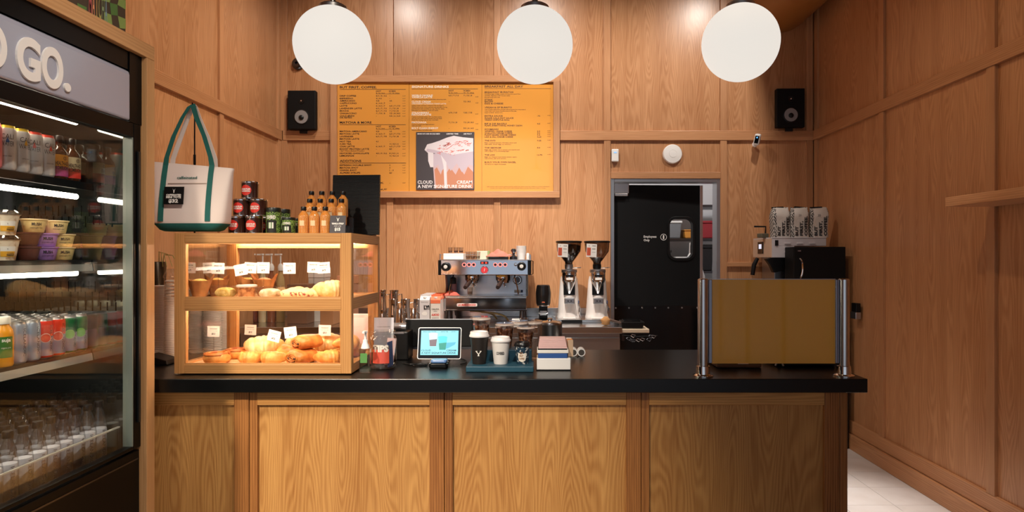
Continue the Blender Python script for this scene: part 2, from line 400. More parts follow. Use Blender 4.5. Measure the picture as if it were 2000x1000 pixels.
mb = MB().text('Employees', front(tx, -.0015, Z(464, 5.45)-.01), .018, bold=.02, m=0).text('Only', front(tx, -.0015, Z(471, 5.45)-.01), .018, bold=.02)
ex = X(1297, 5.45)-(DX0+.032); ez = Z(463, 5.45)-.01
for i in range(24):
    a, b = 2*math.pi*i/24, 2*math.pi*(i+1)/24
    mb.poly([(ex+r*math.cos(t), -.0015, ez+r*math.sin(t)) for r, t in ((.024, a), (.024, b), (.028, b), (.028, a))][::-1])
mb.prism(rrect(ex-.006, ex+.006, ez-.018, ez+.018, .005, 3), -.0015, -.0005); mb.build('lettering', lm, door)
MB().box(.0, .13, -.03, 0, hd-.075, hd+.01).box(.005, .12, -.034, 0, hd-.1, hd-.078).build('closer_bracket', steel, door, bev=.004)
# ---- the room behind the door
kw = mat('kitchen_wall_white', (214, 214, 214), .7)
wk = struct(MB().box(-.4, 3.2, 7.75, 7.85, 0, 3).build('wall_kitchen_back', kw))
struct(MB().box(3.1, 3.2, YB+.13, 7.75, 0, 3).build('wall_kitchen_right', kw))
struct(MB().box(-.4, -.3, YB+.13, 7.75, 0, 3).build('wall_kitchen_left', kw))
point('kitchen_lamp', (1.2, 6.3, 2.8), 55, (.95, .97, 1.0), .2)
rk = thing('steel_rack', 'steel shelving rack seen through the door window', 'shelving', (1.75, 7.35, 0))
for x in (-.62, .62):
    for y in (-.22, .22): MB().lathe([(.014, 0), (.014, 2.1)], (x, y, 0), 8).build('post', steel, rk)
for z in (.3, .8, 1.25, 1.62, 2.0): MB().box(-.64, .64, -.24, .24, z, z+.025).build('shelf', dsteel, rk, bev=.004)
kc = [mat('rack_grey', (120, 124, 128), .5), mat('rack_white', (225, 225, 222), .5), mat('rack_black', (22, 22, 24), .5), mat('rack_orange', (222, 150, 60), .5), mat('rack_blue', (52, 66, 92), .6), mat('rack_red', (150, 40, 48), .6)]
for n_, (x, z, w_, h_, c_, lb) in enumerate(((1.42, 1.275, .2, .24, 2, 'black storage tub on the rack behind the door window'), (1.66, 1.275, .18, .16, 1, 'white storage tub on the rack behind the door window'),
        (1.53, 1.645, .22, .2, 0, 'grey storage tub high on the rack behind the door window'), (1.74, 1.645, .14, .1, 3, 'orange tub high on the rack behind the door window'),
        (1.9, 1.275, .2, .3, 2, 'black tub at the gap beside the door'), (1.75, .825, .3, .3, 4, 'dark blue bin low on the rack behind the door'), (1.96, 1.645, .2, .2, 5, 'dark red tub high on the rack at the door gap'), (2.07, .825, .24, .3, 1, 'white bin low on the rack at the door gap'))):
    t = thing('storage_tub', lb, 'tub', (x, 7.3, z+.001), 0, 'tubs on the rack behind the door')
    MB().prism([(-w_*.42, 0), (w_*.42, 0), (w_*.5, h_*.86), (-w_*.5, h_*.86)], -.14, .14).build('tub_body', kc[c_], t, bev=.012)
    MB().box(-w_*.53, w_*.53, -.15, .15, h_*.86, h_).build('lid', kc[1 if c_ == 0 else c_], t, bev=.008)
# white bag hanging in the gap
def bag_fn(x, y, z): return (x*(1-.25*z)+.08*math.sin(5*z+2*x), y, z)
tg = MB().ball((0, 0, .24), .12, .1, .24, 14, 10, fn=bag_fn).tube([(-.03, 0, .46), (-.02, .02, .58), (.03, .02, .58), (.03, 0, .46)], .006)
tag(tg.build('carrier_bag', white, loc=(1.585, 6.45, 1.0-.001)), 'white plastic bag standing in the gap beside the black door', 'bag')
tb = thing('steel_prep_table', 'small steel table under the white bag behind the door', 'table', (1.62, 6.45, 0))
MB().box(-.2, .2, -.3, .3, .96, 1.0).build('table_top', steel, tb, bev=.004)
for x in (-.18, .18):
    for y in (-.28, .28): MB().lathe([(.014, 0), (.014, .96)], (x, y, 0), 8).build('leg', steel, tb)
# ---- round duct under the ceiling
duct = mat('ochre_painted_duct', (150, 98, 44), .42)
prof = [(.298, 0), (.298, 1.2), (.306, 1.205), (.306, 1.23), (.298, 1.235), (.298, 2.6), (.306, 2.605), (.306, 2.63), (.298, 2.635), (.298, 5.2)]
tag(MB().lathe(prof, (2.045, 5.36, 3.645), 40, axis='y').build('ventilation_duct', duct), 'large round ochre ventilation duct running along the ceiling corner', 'duct')
# ---- shelf on the right wall
ws = thing('wall_shelf', 'oak wall shelf mounted on the dark right wall', 'shelf', (XR-.006, 0, 0))
MB().box(-.24, 0, 1.2, 3.265, 1.70, 1.747).build('shelf_board', oakY, ws, bev=.002)
for y in (1.4, 2.3): MB().box(-.2, -.001, y-.01, y+.01, 1.665, 1.7).build('bracket', black, ws)
# ================================================================== service counter
Y0, ZT = 2.536, .95
ct = MB().box(XL+.02, 1.33, Y0, 3.33, ZT-.056, ZT)
tag(ct.build('countertop', granite, bev=.003), 'long black stone countertop running across the oak service counter', 'countertop')
cb = thing('service_counter', 'oak panelled service counter under the black stone top', 'counter', (0, 0, 0))
FY = 2.59
MB().box(XL+.02, 1.272, FY+.03, 3.26, 0, ZT-.057).build('carcass', cntV, cb)
ed = [(-1.249, -1.154), (-.445, -.350), (.365, .460), (1.181, 1.276)]
pv = XL+.02
for a, b in ed:
    MB().box(pv, a, FY+.018, FY+.03, .1, .86).build('panel', cntV, cb)
    MB().box(pv, a, FY+.001, FY+.03, .831, ZT-.057).build('rail', cntX, cb, bev=.002)
    MB().box(pv, a, FY+.001, FY+.03, 0, .1).build('rail', cntX, cb, bev=.002)
    MB().box(a, a+.060, FY, FY+.03, 0, ZT-.057).build('stile', cntS, cb, bev=.002)
    MB().box(a+.062, b, FY+.003, FY+.03, 0, ZT-.057).build('stile', cntS, cb, bev=.002)
    pv = b
MB().box(1.272, 1.29, FY+.03, 3.26, 0, ZT-.057).build('end_panel', cntV, cb, bev=.002)
# ================================================================== back counter with stainless top
bc = thing('back_counter', 'stainless steel back counter along the rear wall under the coffee machine', 'counter', (0, 0, 0))
BZ = .93
MB().box(XL+.02, .613, 4.56, YB-.008, BZ-.047, BZ).build('steel_top', steel, bc, bev=.003)
MB().box(XL+.02, .613, YB-.03, YB-.009, BZ, BZ+.075).build('splash_lip', steel, bc, bev=.003)
MB().box(XL+.02, .60, 4.60, YB-.02, .1, BZ-.047).build('cabinet_body', brushed, bc)
for k in range(4): MB().box(-2.1+.68*k, -1.44+.68*k, 4.585, 4.60, .14, BZ-.08).build('cabinet_door', brushed, bc, bev=.004)
MB().box(XL+.05, .58, 4.66, YB-.05, 0, .1).build('plinth', black, bc)
rc = thing('corner_cabinet', 'black cabinet in the far right corner behind the ochre screen', 'cabinet', (0, 0, 0))
MB().box(1.625, XR-.03, 4.72, YB-.01, 0, .9).build('cabinet_body', blackm, rc)
MB().box(1.62, XR-.028, 4.70, YB-.009, .9, BZ).build('top', dsteel, rc, bev=.003)
for k in range(2): MB().box(1.64+.345*k, 1.975+.345*k, 4.703, 4.72, .08, .88).build('cabinet_door', black, rc, bev=.003)
wo = thing('wall_switch', 'small black and grey switch box low on the right wall behind the counter', 'switch', (XR-.007, 4.62, 0))
MB().box(-.04, 0, -.04, .04, .985, 1.035, 1).box(-.035, 0, -.035, .035, 1.035, 1.1, 0).build('switch_box', [black, brushed], wo, bev=.004)
# ================================================================== globe lamps
globe = mat('opal_glass_lit', (120, 112, 104), .6, spec=.2, emit=.80, ecol=(255, 248, 238)); globe_d = globe
for x, z, lb in ((-.901, 2.372, 'lit white globe pendant above the pastry case, leftmost of three'), (-.012, 2.372, 'lit white globe pendant over the middle of the counter'), (.892, 2.382, 'lit white globe pendant on the right in front of the duct')):
    t = thing('globe_pendant', lb, 'pendant lamp', (x, 2.77, z), 0, 'globe pendants over the counter')
    MB().ball((0, 0, 0), .1665, .1665, .1665, 48, 32).build('globe', globe, t)
    MB().lathe([(.062, .155), (.062, .168), (.05, .176), (.014, .178), (.012, .21), (.012, .24)], n=20).build('cap', brushed, t)
    MB().lathe([(.006, .2), (.006, ZC-z)], n=8).build('rod', dsteel, t)
    MB().lathe([(.06, ZC-z-.03), (.06, ZC-z-.001)], n=16).build('canopy', dsteel, t)
# ================================================================== wall devices
def speaker(px, py, lb, rz):
    t = thing('wall_speaker', lb, 'speaker', (X(px, YB), YB-.011, Z(py, YB)), rz, 'wall speakers')
    MB().box(-.118, .118, -.055, 0, -.164, .164).build('cabinet', blackm, t, bev=.006)
    MB().lathe([(.064, -.006), (.066, .002), (.058, .004)], (0, -.055, -.06), 28, axis='y').build('cone_surround', black, t)
    MB().lathe([(.056, .004), (.02, -.0), (.018, .0045), (0, .006)], (0, -.0555, -.06), 28, axis='y').build('cone', mat('speaker_cone', (150, 150, 152), .35, .3), t)
    MB().lathe([(.022, -.004), (.020, .012), (.012, .018), (0, .019)], (0, -.055, -.066), 20, axis='y').build('phase_plug', black, t)
    MB().lathe([(.024, .0), (.024, .004), (.01, .003), (.006, .008), (0, .009)], (0, -.055, .075), 20, axis='y', mats=[0, 0, 0, 1, 1]).build('tweeter', [black, chrome], t)
    MB().box(-.03, .03, -.02, .0, -.19, -.164).build('bracket', black, t)
speaker(594.5, 218, 'black wall speaker left of the menu board', 0)
speaker(1539, 214, 'black wall speaker in the right corner below the duct', R(-2))
t = thing('access_point', 'round white disc on the wall above the black door', 'wifi disc', (X(1313.5, YB), YB+.011, Z(301, YB)))
MB().lathe([(.083, 0), (.083, .012), (.076, .024), (.034, .028), (.033, .0265), (.031, .0265), (.03, .029), (0, .030)], n=36, axis='y').build('disc', white, t)
t = thing('alarm_sensor', 'small white sensor box on the stile beside the black door', 'sensor', (X(1201, YB), YB+.011, Z(305, YB)))
MB().box(-.03, .03, -.035, 0, -.05, .058).build('case', white, t, bev=.008); MB().box(-.012, .012, -.0365, -.034, .022, .034).build('led_window', mat('blue_led', (150, 200, 255), .3, emit=.4), t)
t = thing('security_camera', 'small white security camera with black face on the corner rail', 'camera', (X(1473, YB), YB-.011, Z(283, YB)))
MB().lathe([(.022, 0), (.022, .01), (.008, .014), (.008, .035)], axis='y', n=16).build('mount', white, t)
h_ = MB().box(-.024, .024, -.03, .03, -.045, .05).build('head', white, t, (0, -.062, .03), (R(12), R(14), R(-25)), bev=.012)
MB().box(-.016, .016, -.032, -.029, -.028, .034).build('lens_panel', blackg, h_, bev=.001); MB().lathe([(0, .003), (.004, .002), (.006, 0)], (0, -.032, .02), 10, axis='y').build('led', mat('blue_dot', (90, 170, 255), .3, emit=1.5), h_)
t = thing('wall_sprinkler', 'small round dark fitting on the wall half hidden by the left globe', 'fitting', (X(582, YB), YB+.011, Z(125, YB)))
MB().lathe([(.05, 0), (.05, .02), (.034, .035), (.03, .05), (.012, .05), (.012, .02), (0, .02)], n=24, axis='y').build('fitting_body', dsteel, t)
# ================================================================== menu board
mn = thing('menu_board', 'large ochre menu board in an oak frame on the back wall', 'menu board', (0, YB-.012, 0))
bx0, bx1, bz0, bz1 = X(648, YB), X(1093, YB), Z(387, YB), Z(150, YB)
fw = .054
for a in ((bx0, bx1, bz1-fw, bz1), (bx0, bx1, bz0, bz0+fw)): MB().box(a[0], a[1], -.03, 0, a[2], a[3]).build('frame_rail', oakX, mn, bev=.002)
for a in ((bx0, bx0+fw), (bx1-fw, bx1)): MB().box(a[0], a[1], -.03, 0, bz0+fw, bz1-fw).build('frame_stile', oakS, mn, bev=.002)
ochre = mat('ochre_board', (222, 152, 68), .07, spec=.6, coat=.4)
sx = [bx0+fw, X(800, YB), X(941.5, YB), bx1-fw]
for a, b in zip(sx, sx[1:]): MB().box(a+.0012, b-.0012, -.008, 0, bz0+fw, bz1-fw).build('menu_panel', ochre, mn)
ink = mat('menu_ink', (44, 26, 12), .6); inkw = mat('menu_ink_white', (240, 228, 210), .6); inkb = mat('menu_ink_brown', (92, 54, 18), .6)
mb = MB()
def mt(s, px, py, cap, m=0, w=None, bold=.026, xs=1.45, al='L'):
    mb.text(s, front(X(px, YB), -.0087, Z(py, YB)-cap*.5), cap, xs, bold, al, width=(w*YB/F if w else None), m=m)
def rule(x0, x1, py, h=.0035, m=0):
    z = Z(py, YB); mb.poly([(X(x0, YB), -.0087, z-h/2), (X(x1, YB), -.0087, z-h/2), (X(x1, YB), -.0087, z+h/2), (X(x0, YB), -.0087, z+h/2)], m)
def zy(v): return 150+v/4.167
mt('BUT FIRST, COFFEE.', 665, zy(90), .018, w=72); rule(665, 793.5, zy(108)); mt('HOT', 735.6, zy(122), .012, w=10); mt('ICED', 761, zy(122), .012, w=13)
mt('8, 12, 16oz', 735.6, zy(137), .008, w=17, bold=.01); mt('12, 16, 24oz', 761, zy(137), .008, w=20, bold=.01); rule(735.6, 782, zy(144), .002)
rows = [('DRIP COFFEE', 160, 32, '3.5 | 4 | 4.5', '-'), ('ESPRESSO', 181, 26, '4 | 4.5', '-'), ('AMERICANO', 200, 30, '4.25', '4.5'), ('CAPPUCCINO', 220, 33, '6 | 6.5 | 7', '-'), ('LATTE', 241, 15, '6 | 6.5 | 7', '6.5 | 7 | 7.5'),
        ('LAVENDER LATTE', 262, 43, '6.5 | 7 | 7.5', '7 | 7.5 | 8'), ('MOCHA', 282, 18, '6.5 | 7 | 7.5', '7 | 7.5 | 8'), ('CHAGACCINO', 302, 33, '7 | 7.5 | 8', '7.5 | 8 | 8.5'), ('COLD BREW', 323, 29, '-', '5.5 | 6 | 6.5'), ('OR NITRO', 337, 24, '', '')]
rows2 = [('MATCHA AMERICANO', 448, 53, '4.25', '4.5'), ('MATCHA LATTE', 468, 38, '6 | 6.5 | 7', '6.5 | 7 | 7.5'), ('LAVENDER', 489, 27, '6.5 | 7 | 7.5', '7 | 7.5 | 8'), ('MATCHA LATTE', 509, 38, '', ''), ('HOT TEA', 530, 22, '4.5', '-'), ('ICED TEA', 550, 23, '-', '4 | 4.5 | 5'),
         ('CHAI LATTE', 570, 29, '6 | 6.5 | 7', '6.5 | 7 | 7.5'), ('BOOST PROTEIN LATTE', 591, 57, '-', '8.5'), ('HOT/ICED CHOCOLATE', 626, 57, '4.5 | 5 | 5.5', '5 | 5.5 | 6'), ('LEMONADE', 646, 28, '-', '4 | 4.5 | 5')]
rows3 = [('ESPRESSO DOUBLE SHOT', 722, 62, '', '3'), ('MATCHA SHOT', 743, 36, '', '3'), ('CHAGA SHOT', 763, 33, '', '1 - 3'), ('ALFRED SYRUPS', 784, 40, '', '$20'), ('DAIRY FREE MILK', 865, 86, '', '-'), ('ALMOND, OAT, COCONUT', 919, 92, '', '')]
for s, v, w_, p1, p2 in rows+rows2+rows3:
    mt(s, 665, zy(v), .0125, w=w_)
    if p1: mt(p1, 735.6, zy(v), .0105, w=len(p1)*1.6, bold=.02)
    if p2: mt(p2, 761.8, zy(v), .0105, w=len(p2)*1.6, bold=.02)
    if p1 or p2: mt('cal', 787, zy(v), .007, w=5.5, bold=0)
mt('14g+ Plant-Based Protein', 665, zy(606), .008, w=48, bold=.01)
mt('MATCHA & MORE', 665, zy(376), .018, w=62); rule(665, 793.5, zy(394)); mt('HOT', 735.6, zy(408), .012, w=10); mt('ICED', 761, zy(408), .012, w=13)
mt('8, 12, 16oz', 735.6, zy(423), .008, w=17, bold=.01); mt('12, 16, 24oz', 761, zy(423), .008, w=20, bold=.01); rule(735.6, 782, zy(432), .002)
mt('ADDITIONS', 665, zy(688), .018, w=42); rule(665, 794, zy(705))
mt('SIGNATURE DRINKS', 805, zy(86), .018, 1, w=72); rule(805, 934, zy(104)); mt('HOT', 877, zy(118), .012, w=10); mt('ICED', 906, zy(118), .012, w=13); rule(877, 927, zy(141), .002)
mt('8, 12, 16oz', 877, zy(134), .008, w=17, bold=.01); mt('12, 16, 24oz', 906, zy(134), .008, w=20, bold=.01)
for s, v, w_ in (('WORLD FAMOUS', 157, 41), ('VANILLA LATTE', 171, 40), ('CLOUD CREAM', 208, 37), ('STRAWBERRY', 298, 34), ('MATCHA LATTE', 313, 38), ('MATCHAGA', 375, 29), ('BOLT CLEAN ENERGY', 422, 52)): mt(s, 805, zy(v), .0145, 1, w=w_)
mt('STRAWBERRY & FRENCH TOAST LATTE', 805, zy(224), .009, 1, w=67, bold=.02)
for s, v, w_ in (('Our most famous latte with vanilla bean, served any style', 188, 67), ('Lightly sweet cold foam whipped with strawberry,', 239, 63), ('french toast syrup, house espresso and oat milk over ice', 252, 69), ('and finished with crumble on top. Ask for extra,', 265, 64), ('blended or shaken, hot or iced.', 278, 52),
                ('Organic ceremonial matcha with strawberry puree,', 330, 59), ('oat milk and a little vanilla poured over ice, made', 343, 59), ('fresh for every cup at our counter.', 355, 52), ('A blend of matcha and chaga mushroom', 391, 44), ('with oat milk.', 403, 19), ('Natural caffeine. No added sugar.', 437, 41)): mt(s, 805, zy(v), .0085, w=w_, bold=.01)
for v, a, b in ((157, '6.5 | 7 | 7.5', '7 | 7.5 | 8'), (206, '-', '7.5 | 8.5'), (296, '6.75 | 7.25', '7.25 | 7.75'), (375, '7 | 7.5 | 8', '7.5 | 8 | 8.5'), (422, '-', '5.5 | 6 | 6.5')):
    mt(a, 877, zy(v), .0105, w=len(a)*1.5, bold=.02); mt(b, 906, zy(v), .0105, w=len(b)*1.5, bold=.02); mt('cal', 929, zy(v+10), .007, w=5.5, bold=0)
mt('BREAKFAST ALL DAY', 947, zy(84), .018, 2, w=75); rule(947, 1076, zy(101), .003, 2)
for s, v, w_ in (('BREAKFAST BURRITOS', 130, 56), ('STEAK', 191, 16), ('BACON', 206, 16), ('EGG & CHEESE', 222, 36), ('VEGAN & GF BURRITO', 254, 53), ('EXTRA SAUCE', 323, 35), ('SUGAR CALA HOT SAUCE', 340, 56), ('VEGAN CHIPOTLE AIOLI', 355, 48), ('RIP & DIP BAGELS', 386, 43), ('PLAIN, EVERYTHING, HONEY DIJON', 401, 73), ('SCHMEARS', 431, 27),
                ('WHIPPED CREAM CHEESE', 447, 53), ('SCALLION CREAM CHEESE', 462, 54), ('PLANT-BASED CREAM CHEESE', 477, 61), ('LOX & DILL CREAM CHEESE', 493, 55), ('THE AVO', 523, 21), ('THE GEORGIE', 581, 32), ('THE LOX', 639, 20), ('BUILD YOUR OWN BAGEL', 698, 61)): mt(s, 947, zy(v), .0125, 2, w=w_)
for s, v, w_ in (('Scrambled egg, cheddar, potato and pico in a warm flour', 145, 70), ('tortilla. Served with house salsa.', 158, 50), ('Served until sold out.', 171, 30), ('Tofu scramble, black beans, avocado, salsa and gluten free wrap made to', 270, 80), ('order fresh with house chipotle sauce on the side,', 283, 62), ('served warm.', 296, 36), ('Bagel, smashed avocado, chili flake, lemon and', 540, 62), ('sea salt. Add egg or bacon.', 553, 52), ('Bagel, egg, cheddar, bacon, tomato and chipotle aioli', 597, 68), ('with arugula on an everything bagel.', 609, 48), ('Bagel, lox, whipped cream cheese, tomato, capers', 655, 62), ('red onion, dill and lemon.', 668, 42), ('See cashier for bagels and spreads.', 714, 42)): mt(s, 947, zy(v), .008, 2, w=w_, bold=.01)
for v, s in ((323, '.75'), (386, '4.5'), (447, '2.5'), (462, '3.0'), (477, '3.5'), (493, '4.25'), (523, '9.25'), (581, '9.5'), (639, '12.75')): mt(s, 1049, zy(v), .0105, 2, w=len(s)*2, bold=.02); mt('cal', 1069, zy(v-5), .007, 2, w=6, bold=0)
mt('2000 calories a day is used for general nutrition advice, but calorie needs vary. Additional nutrition information', 951, zy(896), .0065, 2, w=122, bold=0)
mt('available upon request. Please inform staff of allergies before ordering. Menu items subject to change.', 958, zy(908), .0065, 2, w=108, bold=0)
mb.build('lettering', [ink, inkw, inkb], mn)
# ---- poster fixed over the board
ps = thing('drink_poster', 'dark square poster of an iced drink with whipped topping stuck on the menu', 'poster', (0, YB-.0225, 0))
P = lambda px, py: (X(px, YB), Z(py, YB))
x0, z1 = P(814, 259); x1, z0 = P(927, 371.5)
MB().box(x0, x1, -.006, 0, z0, z1).build('sheet', mat('poster_grey', (72, 66, 68), .35), ps)
foam = mat('poster_foam', (214, 204, 206), .5); cup_p = mat('poster_cup', (196, 168, 170), .5); cof = mat('poster_coffee', (190, 126, 96), .5); redp = mat('poster_crumb', (206, 84, 66), .5); sh = mat('poster_lilac', (188, 172, 182), .5)
mb = MB()
def pp(pts, m, d): mb.poly([(X(a, YB), -.0062-d, Z(b, YB)) for a, b in pts][::-1], m)
def zp(v): return [(790+a/4.168, 150+b/4.168) for a, b in v]
pp(zp([(236, 700), (250, 912), (563, 912), (563, 640), (240, 640)]), 1, .0002)
pp(zp([(262, 912), (248, 760), (268, 740), (300, 800), (322, 730), (345, 790), (375, 740), (420, 800), (450, 740), (490, 800), (520, 735), (563, 780), (563, 912)]), 2, .0004)
pp(zp([(200, 620), (240, 632), (563, 600), (563, 730), (530, 720), (470, 780), (430, 708), (380, 770), (350, 720), (300, 780), (280, 720), (245, 740)]), 4, .0006)
pp(zp([(168, 600), (190, 555), (230, 545), (290, 525), (350, 500), (405, 485), (480, 498), (563, 505), (563, 632), (480, 650), (400, 668), (330, 650), (240, 625), (240, 740), (215, 740), (198, 690), (196, 625)]), 0, .0008)
pp(zp([(180, 612), (240, 625), (330, 650), (400, 668), (480, 650), (563, 632), (563, 612), (480, 625), (400, 640), (330, 622), (250, 600), (190, 590)]), 4, .0009)
pp(zp([(300, 640), (322, 730), (330, 912), (352, 912), (345, 700)]), 0, .0007)
rr = random.Random(3)
for i in range(60):
    u, v = rr.random(), rr.random(); a = 280+u*270; b = 520+v*60+(1-u)*30+(20 if v > .8 else 0); l = rr.uniform(4, 14); an = rr.uniform(-.7, .2)
    pp(zp([(a-l, b-l*an-2), (a+l, b+l*an-2), (a+l, b+l*an+2), (a-l, b-l*an+2)]), 3, .0010)
for i in range(26):
    a = rr.uniform(275, 430); b = rr.uniform(585, 645); l = rr.uniform(2, 4); pp(zp([(a-l, b), (a, b-l), (a+l, b), (a, b+l)]), 3, .0010)
mb.build('drink_picture', [foam, cup_p, cof, redp, sh], ps)
mb = MB()
plm = mat('poster_lettering', (236, 230, 228), .5)
def pt(s, px, py, cap, w_, al='L', bold=.015): MB().text(s, front(X(px, YB), -.0075, Z(py, YB)-cap/2), cap, 1, bold, al, width=w_*YB/F).build('lettering', plm, ps)
pt('CLOUD', 817, 356.5, .026, 29); pt('CREAM', 923, 356.5, .026, 30, 'R'); pt('A NEW SIGNATURE DRINK', 817, 364.8, .026, 106)
pt('SERVED HOT, ICED OR COLD BREW', 816.5, 262.8, .009, 44, bold=.04); pt('LIMITED TIME', 873, 262.8, .009, 23, bold=.04); pt('ASK FOR IT', 922, 262.8, .009, 16, 'R', bold=.04)
# ================================================================== drinks cooler in its oak surround
su = thing('cooler_surround', 'pale oak surround framing the drinks cooler on the left', 'surround', (0, 0, 0))
FX, FYE = -1.532, 2.52
MB().box(XL+.01, FX, 2.469, FYE, 0, 2.2235).build('jamb', frmS, su, bev=.002)
MB().box(XL+.01, FX, .60, .651, 0, 2.2235).build('jamb', frmS, su, bev=.002)
MB().box(XL+.01, FX, .60, FYE, 2.224, 2.279).build('top_board', frmY, su, bev=.002)
ck = thing('drinks_cooler', 'black glass door drinks cooler with lit shelves under a grey header', 'cooler', (0, 0, 0))
liner = mat('cooler_liner', (120, 126, 122), .05, .95); dark = mat('cooler_black', (4, 4, 5), .35, spec=.15); shelfm = mat('cooler_shelf', (40, 42, 42), .4, .6); strip = mat('price_channel', (150, 152, 146), .35, .3)
MB().box(-2.16, -2.13, .66, 2.462, .02, 2.2).build('back_panel', dark, ck)
MB().box(-2.13, -1.60, .66, 2.462, .02, .66).build('base', dark, ck, bev=.004)
MB().box(-2.13, -1.60, .66, 2.462, 1.985, 2.2).build('top', dark, ck)
MB().box(-2.13, -1.593, 2.425, 2.462, .66, 1.985).build('side_panel', dark, ck); MB().box(-2.13, -1.593, .66, .70, .66, 1.985).build('side_panel', dark, ck)
MB().box(-2.13, -1.592, 2.42, 2.4248, .66, 1.985).build('side_liner', liner, ck)
mb = MB(); rr = random.Random(5)
for zc in (1.62, 1.58, 1.33, 1.29, 1.25):
    x = -2.1
    while x < -1.62:
        x += rr.uniform(.022, .034); mb.box(x, x+.004, 2.4185, 2.4202, zc-.018+rr.uniform(-.006, .006), zc+.018)
o = mb.build('slot', dark, ck); o['kind'] = 'stuff'
doorglass = pane('cooler_door_glass', (.97, .98, .97), .03, .22)
MB().box(-1.60, -1.552, 2.396, 2.4685, 1.956, 2.2235).box(-1.60, -1.556, .66, 2.396, 2.154, 2.2235).build('upper_fascia', dark, ck)
# header with raised lettering
hdm = mat('header_grey', (158, 158, 172), .16)
hz0, hz1 = 1.959, 2.152
pr = [(-1.60, hz0), (-1.556, hz0), (-1.550, hz0+.006), (-1.550, hz1-.02), (-1.553, hz1-.008), (-1.565, hz1), (-1.60, hz1)]
MB().prism(pr, .68, 2.395, 'y').build('header_panel', hdm, ck, bev=.004)
lw = mat('raised_white_letters', (236, 230, 224), .4)
def raised(s, y, z, cap, w_, al):
    V = MB().text(s, sidex(-1.5485, y, z), cap, 1, .035, al, width=w_, res=8)
    o = V.build('header_letter', lw, ck); q = o.modifiers.new('solid', 'SOLIDIFY'); q.thickness = .010; q.offset = 0
for s, y0, y1 in (('G', 1.868, 1.957), ('O', 1.962, 2.050), ('D', 1.752, 1.833), ('N', 1.655, 1.735), ('A', 1.555, 1.642)): raised(s, (y0+y1)/2, 1.986, .116, y1-y0, 'C')
MB().lathe([(.014, 0), (.014, .010)], (-1.5535, 2.070, 1.999), 20, axis='x').build('header_letter', lw, ck)
# door
dr = MB().box(-1.588, -1.552, 2.419, 2.464, .70, 1.955).box(-1.588, -1.552, 1.39, 1.43, .70, 1.955).box(-1.588, -1.552, 1.43, 2.419, 1.90, 1.955).box(-1.588, -1.552, 1.43, 2.419, .70, .714)
dr = dr.build('door', dark, ck, bev=.003)
MB().box(-1.572, -1.566, 1.43, 2.419, .714, 1.90).build('door_glass', doorglass, dr)
MB().box(-1.590, -1.5535, 2.414, 2.4192, .714, 1.90).build('gasket', mat('gasket_grey', (112, 120, 112), .4), dr)
MB().box(-1.552, -1.545, 2.44, 2.452, .80, 1.85).build('hinge_strip', mat('hinge_steel', (60, 62, 62), .3, .8), dr)
MB().box(-1.60, -1.556, .66, 2.462, .03, .69).build('kick_panel', dark, ck, bev=.004)
MB().box(-1.556, -1.5535, .70, 2.45, .655, .661).build('kick_trim', dsteel, ck)
SH = {1: 1.725, 2: 1.432, 3: 1.087}
for k, z in SH.items():
    s = MB().box(-2.12, -1.713, .72, 2.417, z-.012, z-.002).box(-1.7165, -1.7125, .72, 2.417, z-.020, z-.002).build('shelf', shelfm, ck)
    lo = {1: z-.030, 2: z-.044, 3: z-.041}[k]; hi = {1: z-.003, 2: z-.018, 3: z-.014}[k]
    MB().prism([(-1.716, hi), (-1.716, lo), (-1.706, lo), (-1.710, hi)], .72, 2.417, 'y').build('price_channel', dark if k == 1 else strip, s)
tube_m = mat('cooler_light_tube', (255, 250, 240), .4, emit=28, ecol=(255, 238, 214))
for z in (1.945, 1.667, 1.381, 1.0625): MB().lathe([(.010-.003*(z < 1.1), -.42), (.010-.003*(z < 1.1), .5)], (-1.727-.014*(z < 1.1), 1.936, z-.003*(z < 1.1)), 10, axis='y').build('light_tube', tube_m, ck)  # lowest tube is added, hidden behind its channel, to brighten the water bottles
# clear fence in front of the water bottles
MB().box(-1.606, -1.603, 1.43, 2.413, .69, .792).box(-1.610, -1.599, 1.43, 2.413, .789, .793).build('bottle_fence', acrylic, ck)
MB().box(-1.609, -1.600, 1.43, 2.413, .788, .7925).build('fence_rim', mat('fence_edge', (200, 198, 190), .4), ck)
# ---- contents
FACE = R(52)
def can_prof(h=.140, r=.0278): return [(0, .003), (r*.72, .003), (r*.80, 0), (r*.86, .003), (r, .010), (r, h-.014), (r*.86, h-.004), (r*.84, h), (r*.78, h), (r*.76, h-.005), (0, h-.005)]
canal = mat('can_aluminium', (200, 198, 194), .3, .9)
def make_can(label, body, top=None, low=None, group=None, deco=None, h=.140, r=.0270, split_=.07):
    t = thing('drink_can', label, 'can', (0, 0, 0), FACE, group)
    mid = [(r, .010), (r, split_), (r, h-.014)]
    MB().lathe([(0, .003), (r*.72, .003), (r*.80, 0), (r*.86, .003), (r, .010)]+[(r, split_), (r, h-.016), (r*.93, h-.009)], n=20, mats=[0, 0, 0, 1, 2, 1, 1, 1]).build('can_body', [canal, body, low or body], t)
    MB().lathe([(r*.94, h-.010), (r*.86, h-.004), (r*.85, h), (r*.79, h), (r*.77, h-.004), (0, h-.004)], n=20).build('lid', canal if top is None else top, t)
    if deco: deco(t, r, h)
    return t
cwhite = mat('can_pale_silver', (206, 202, 200), .35, .35); inkc = mat('can_ink', (26, 24, 26), .5)
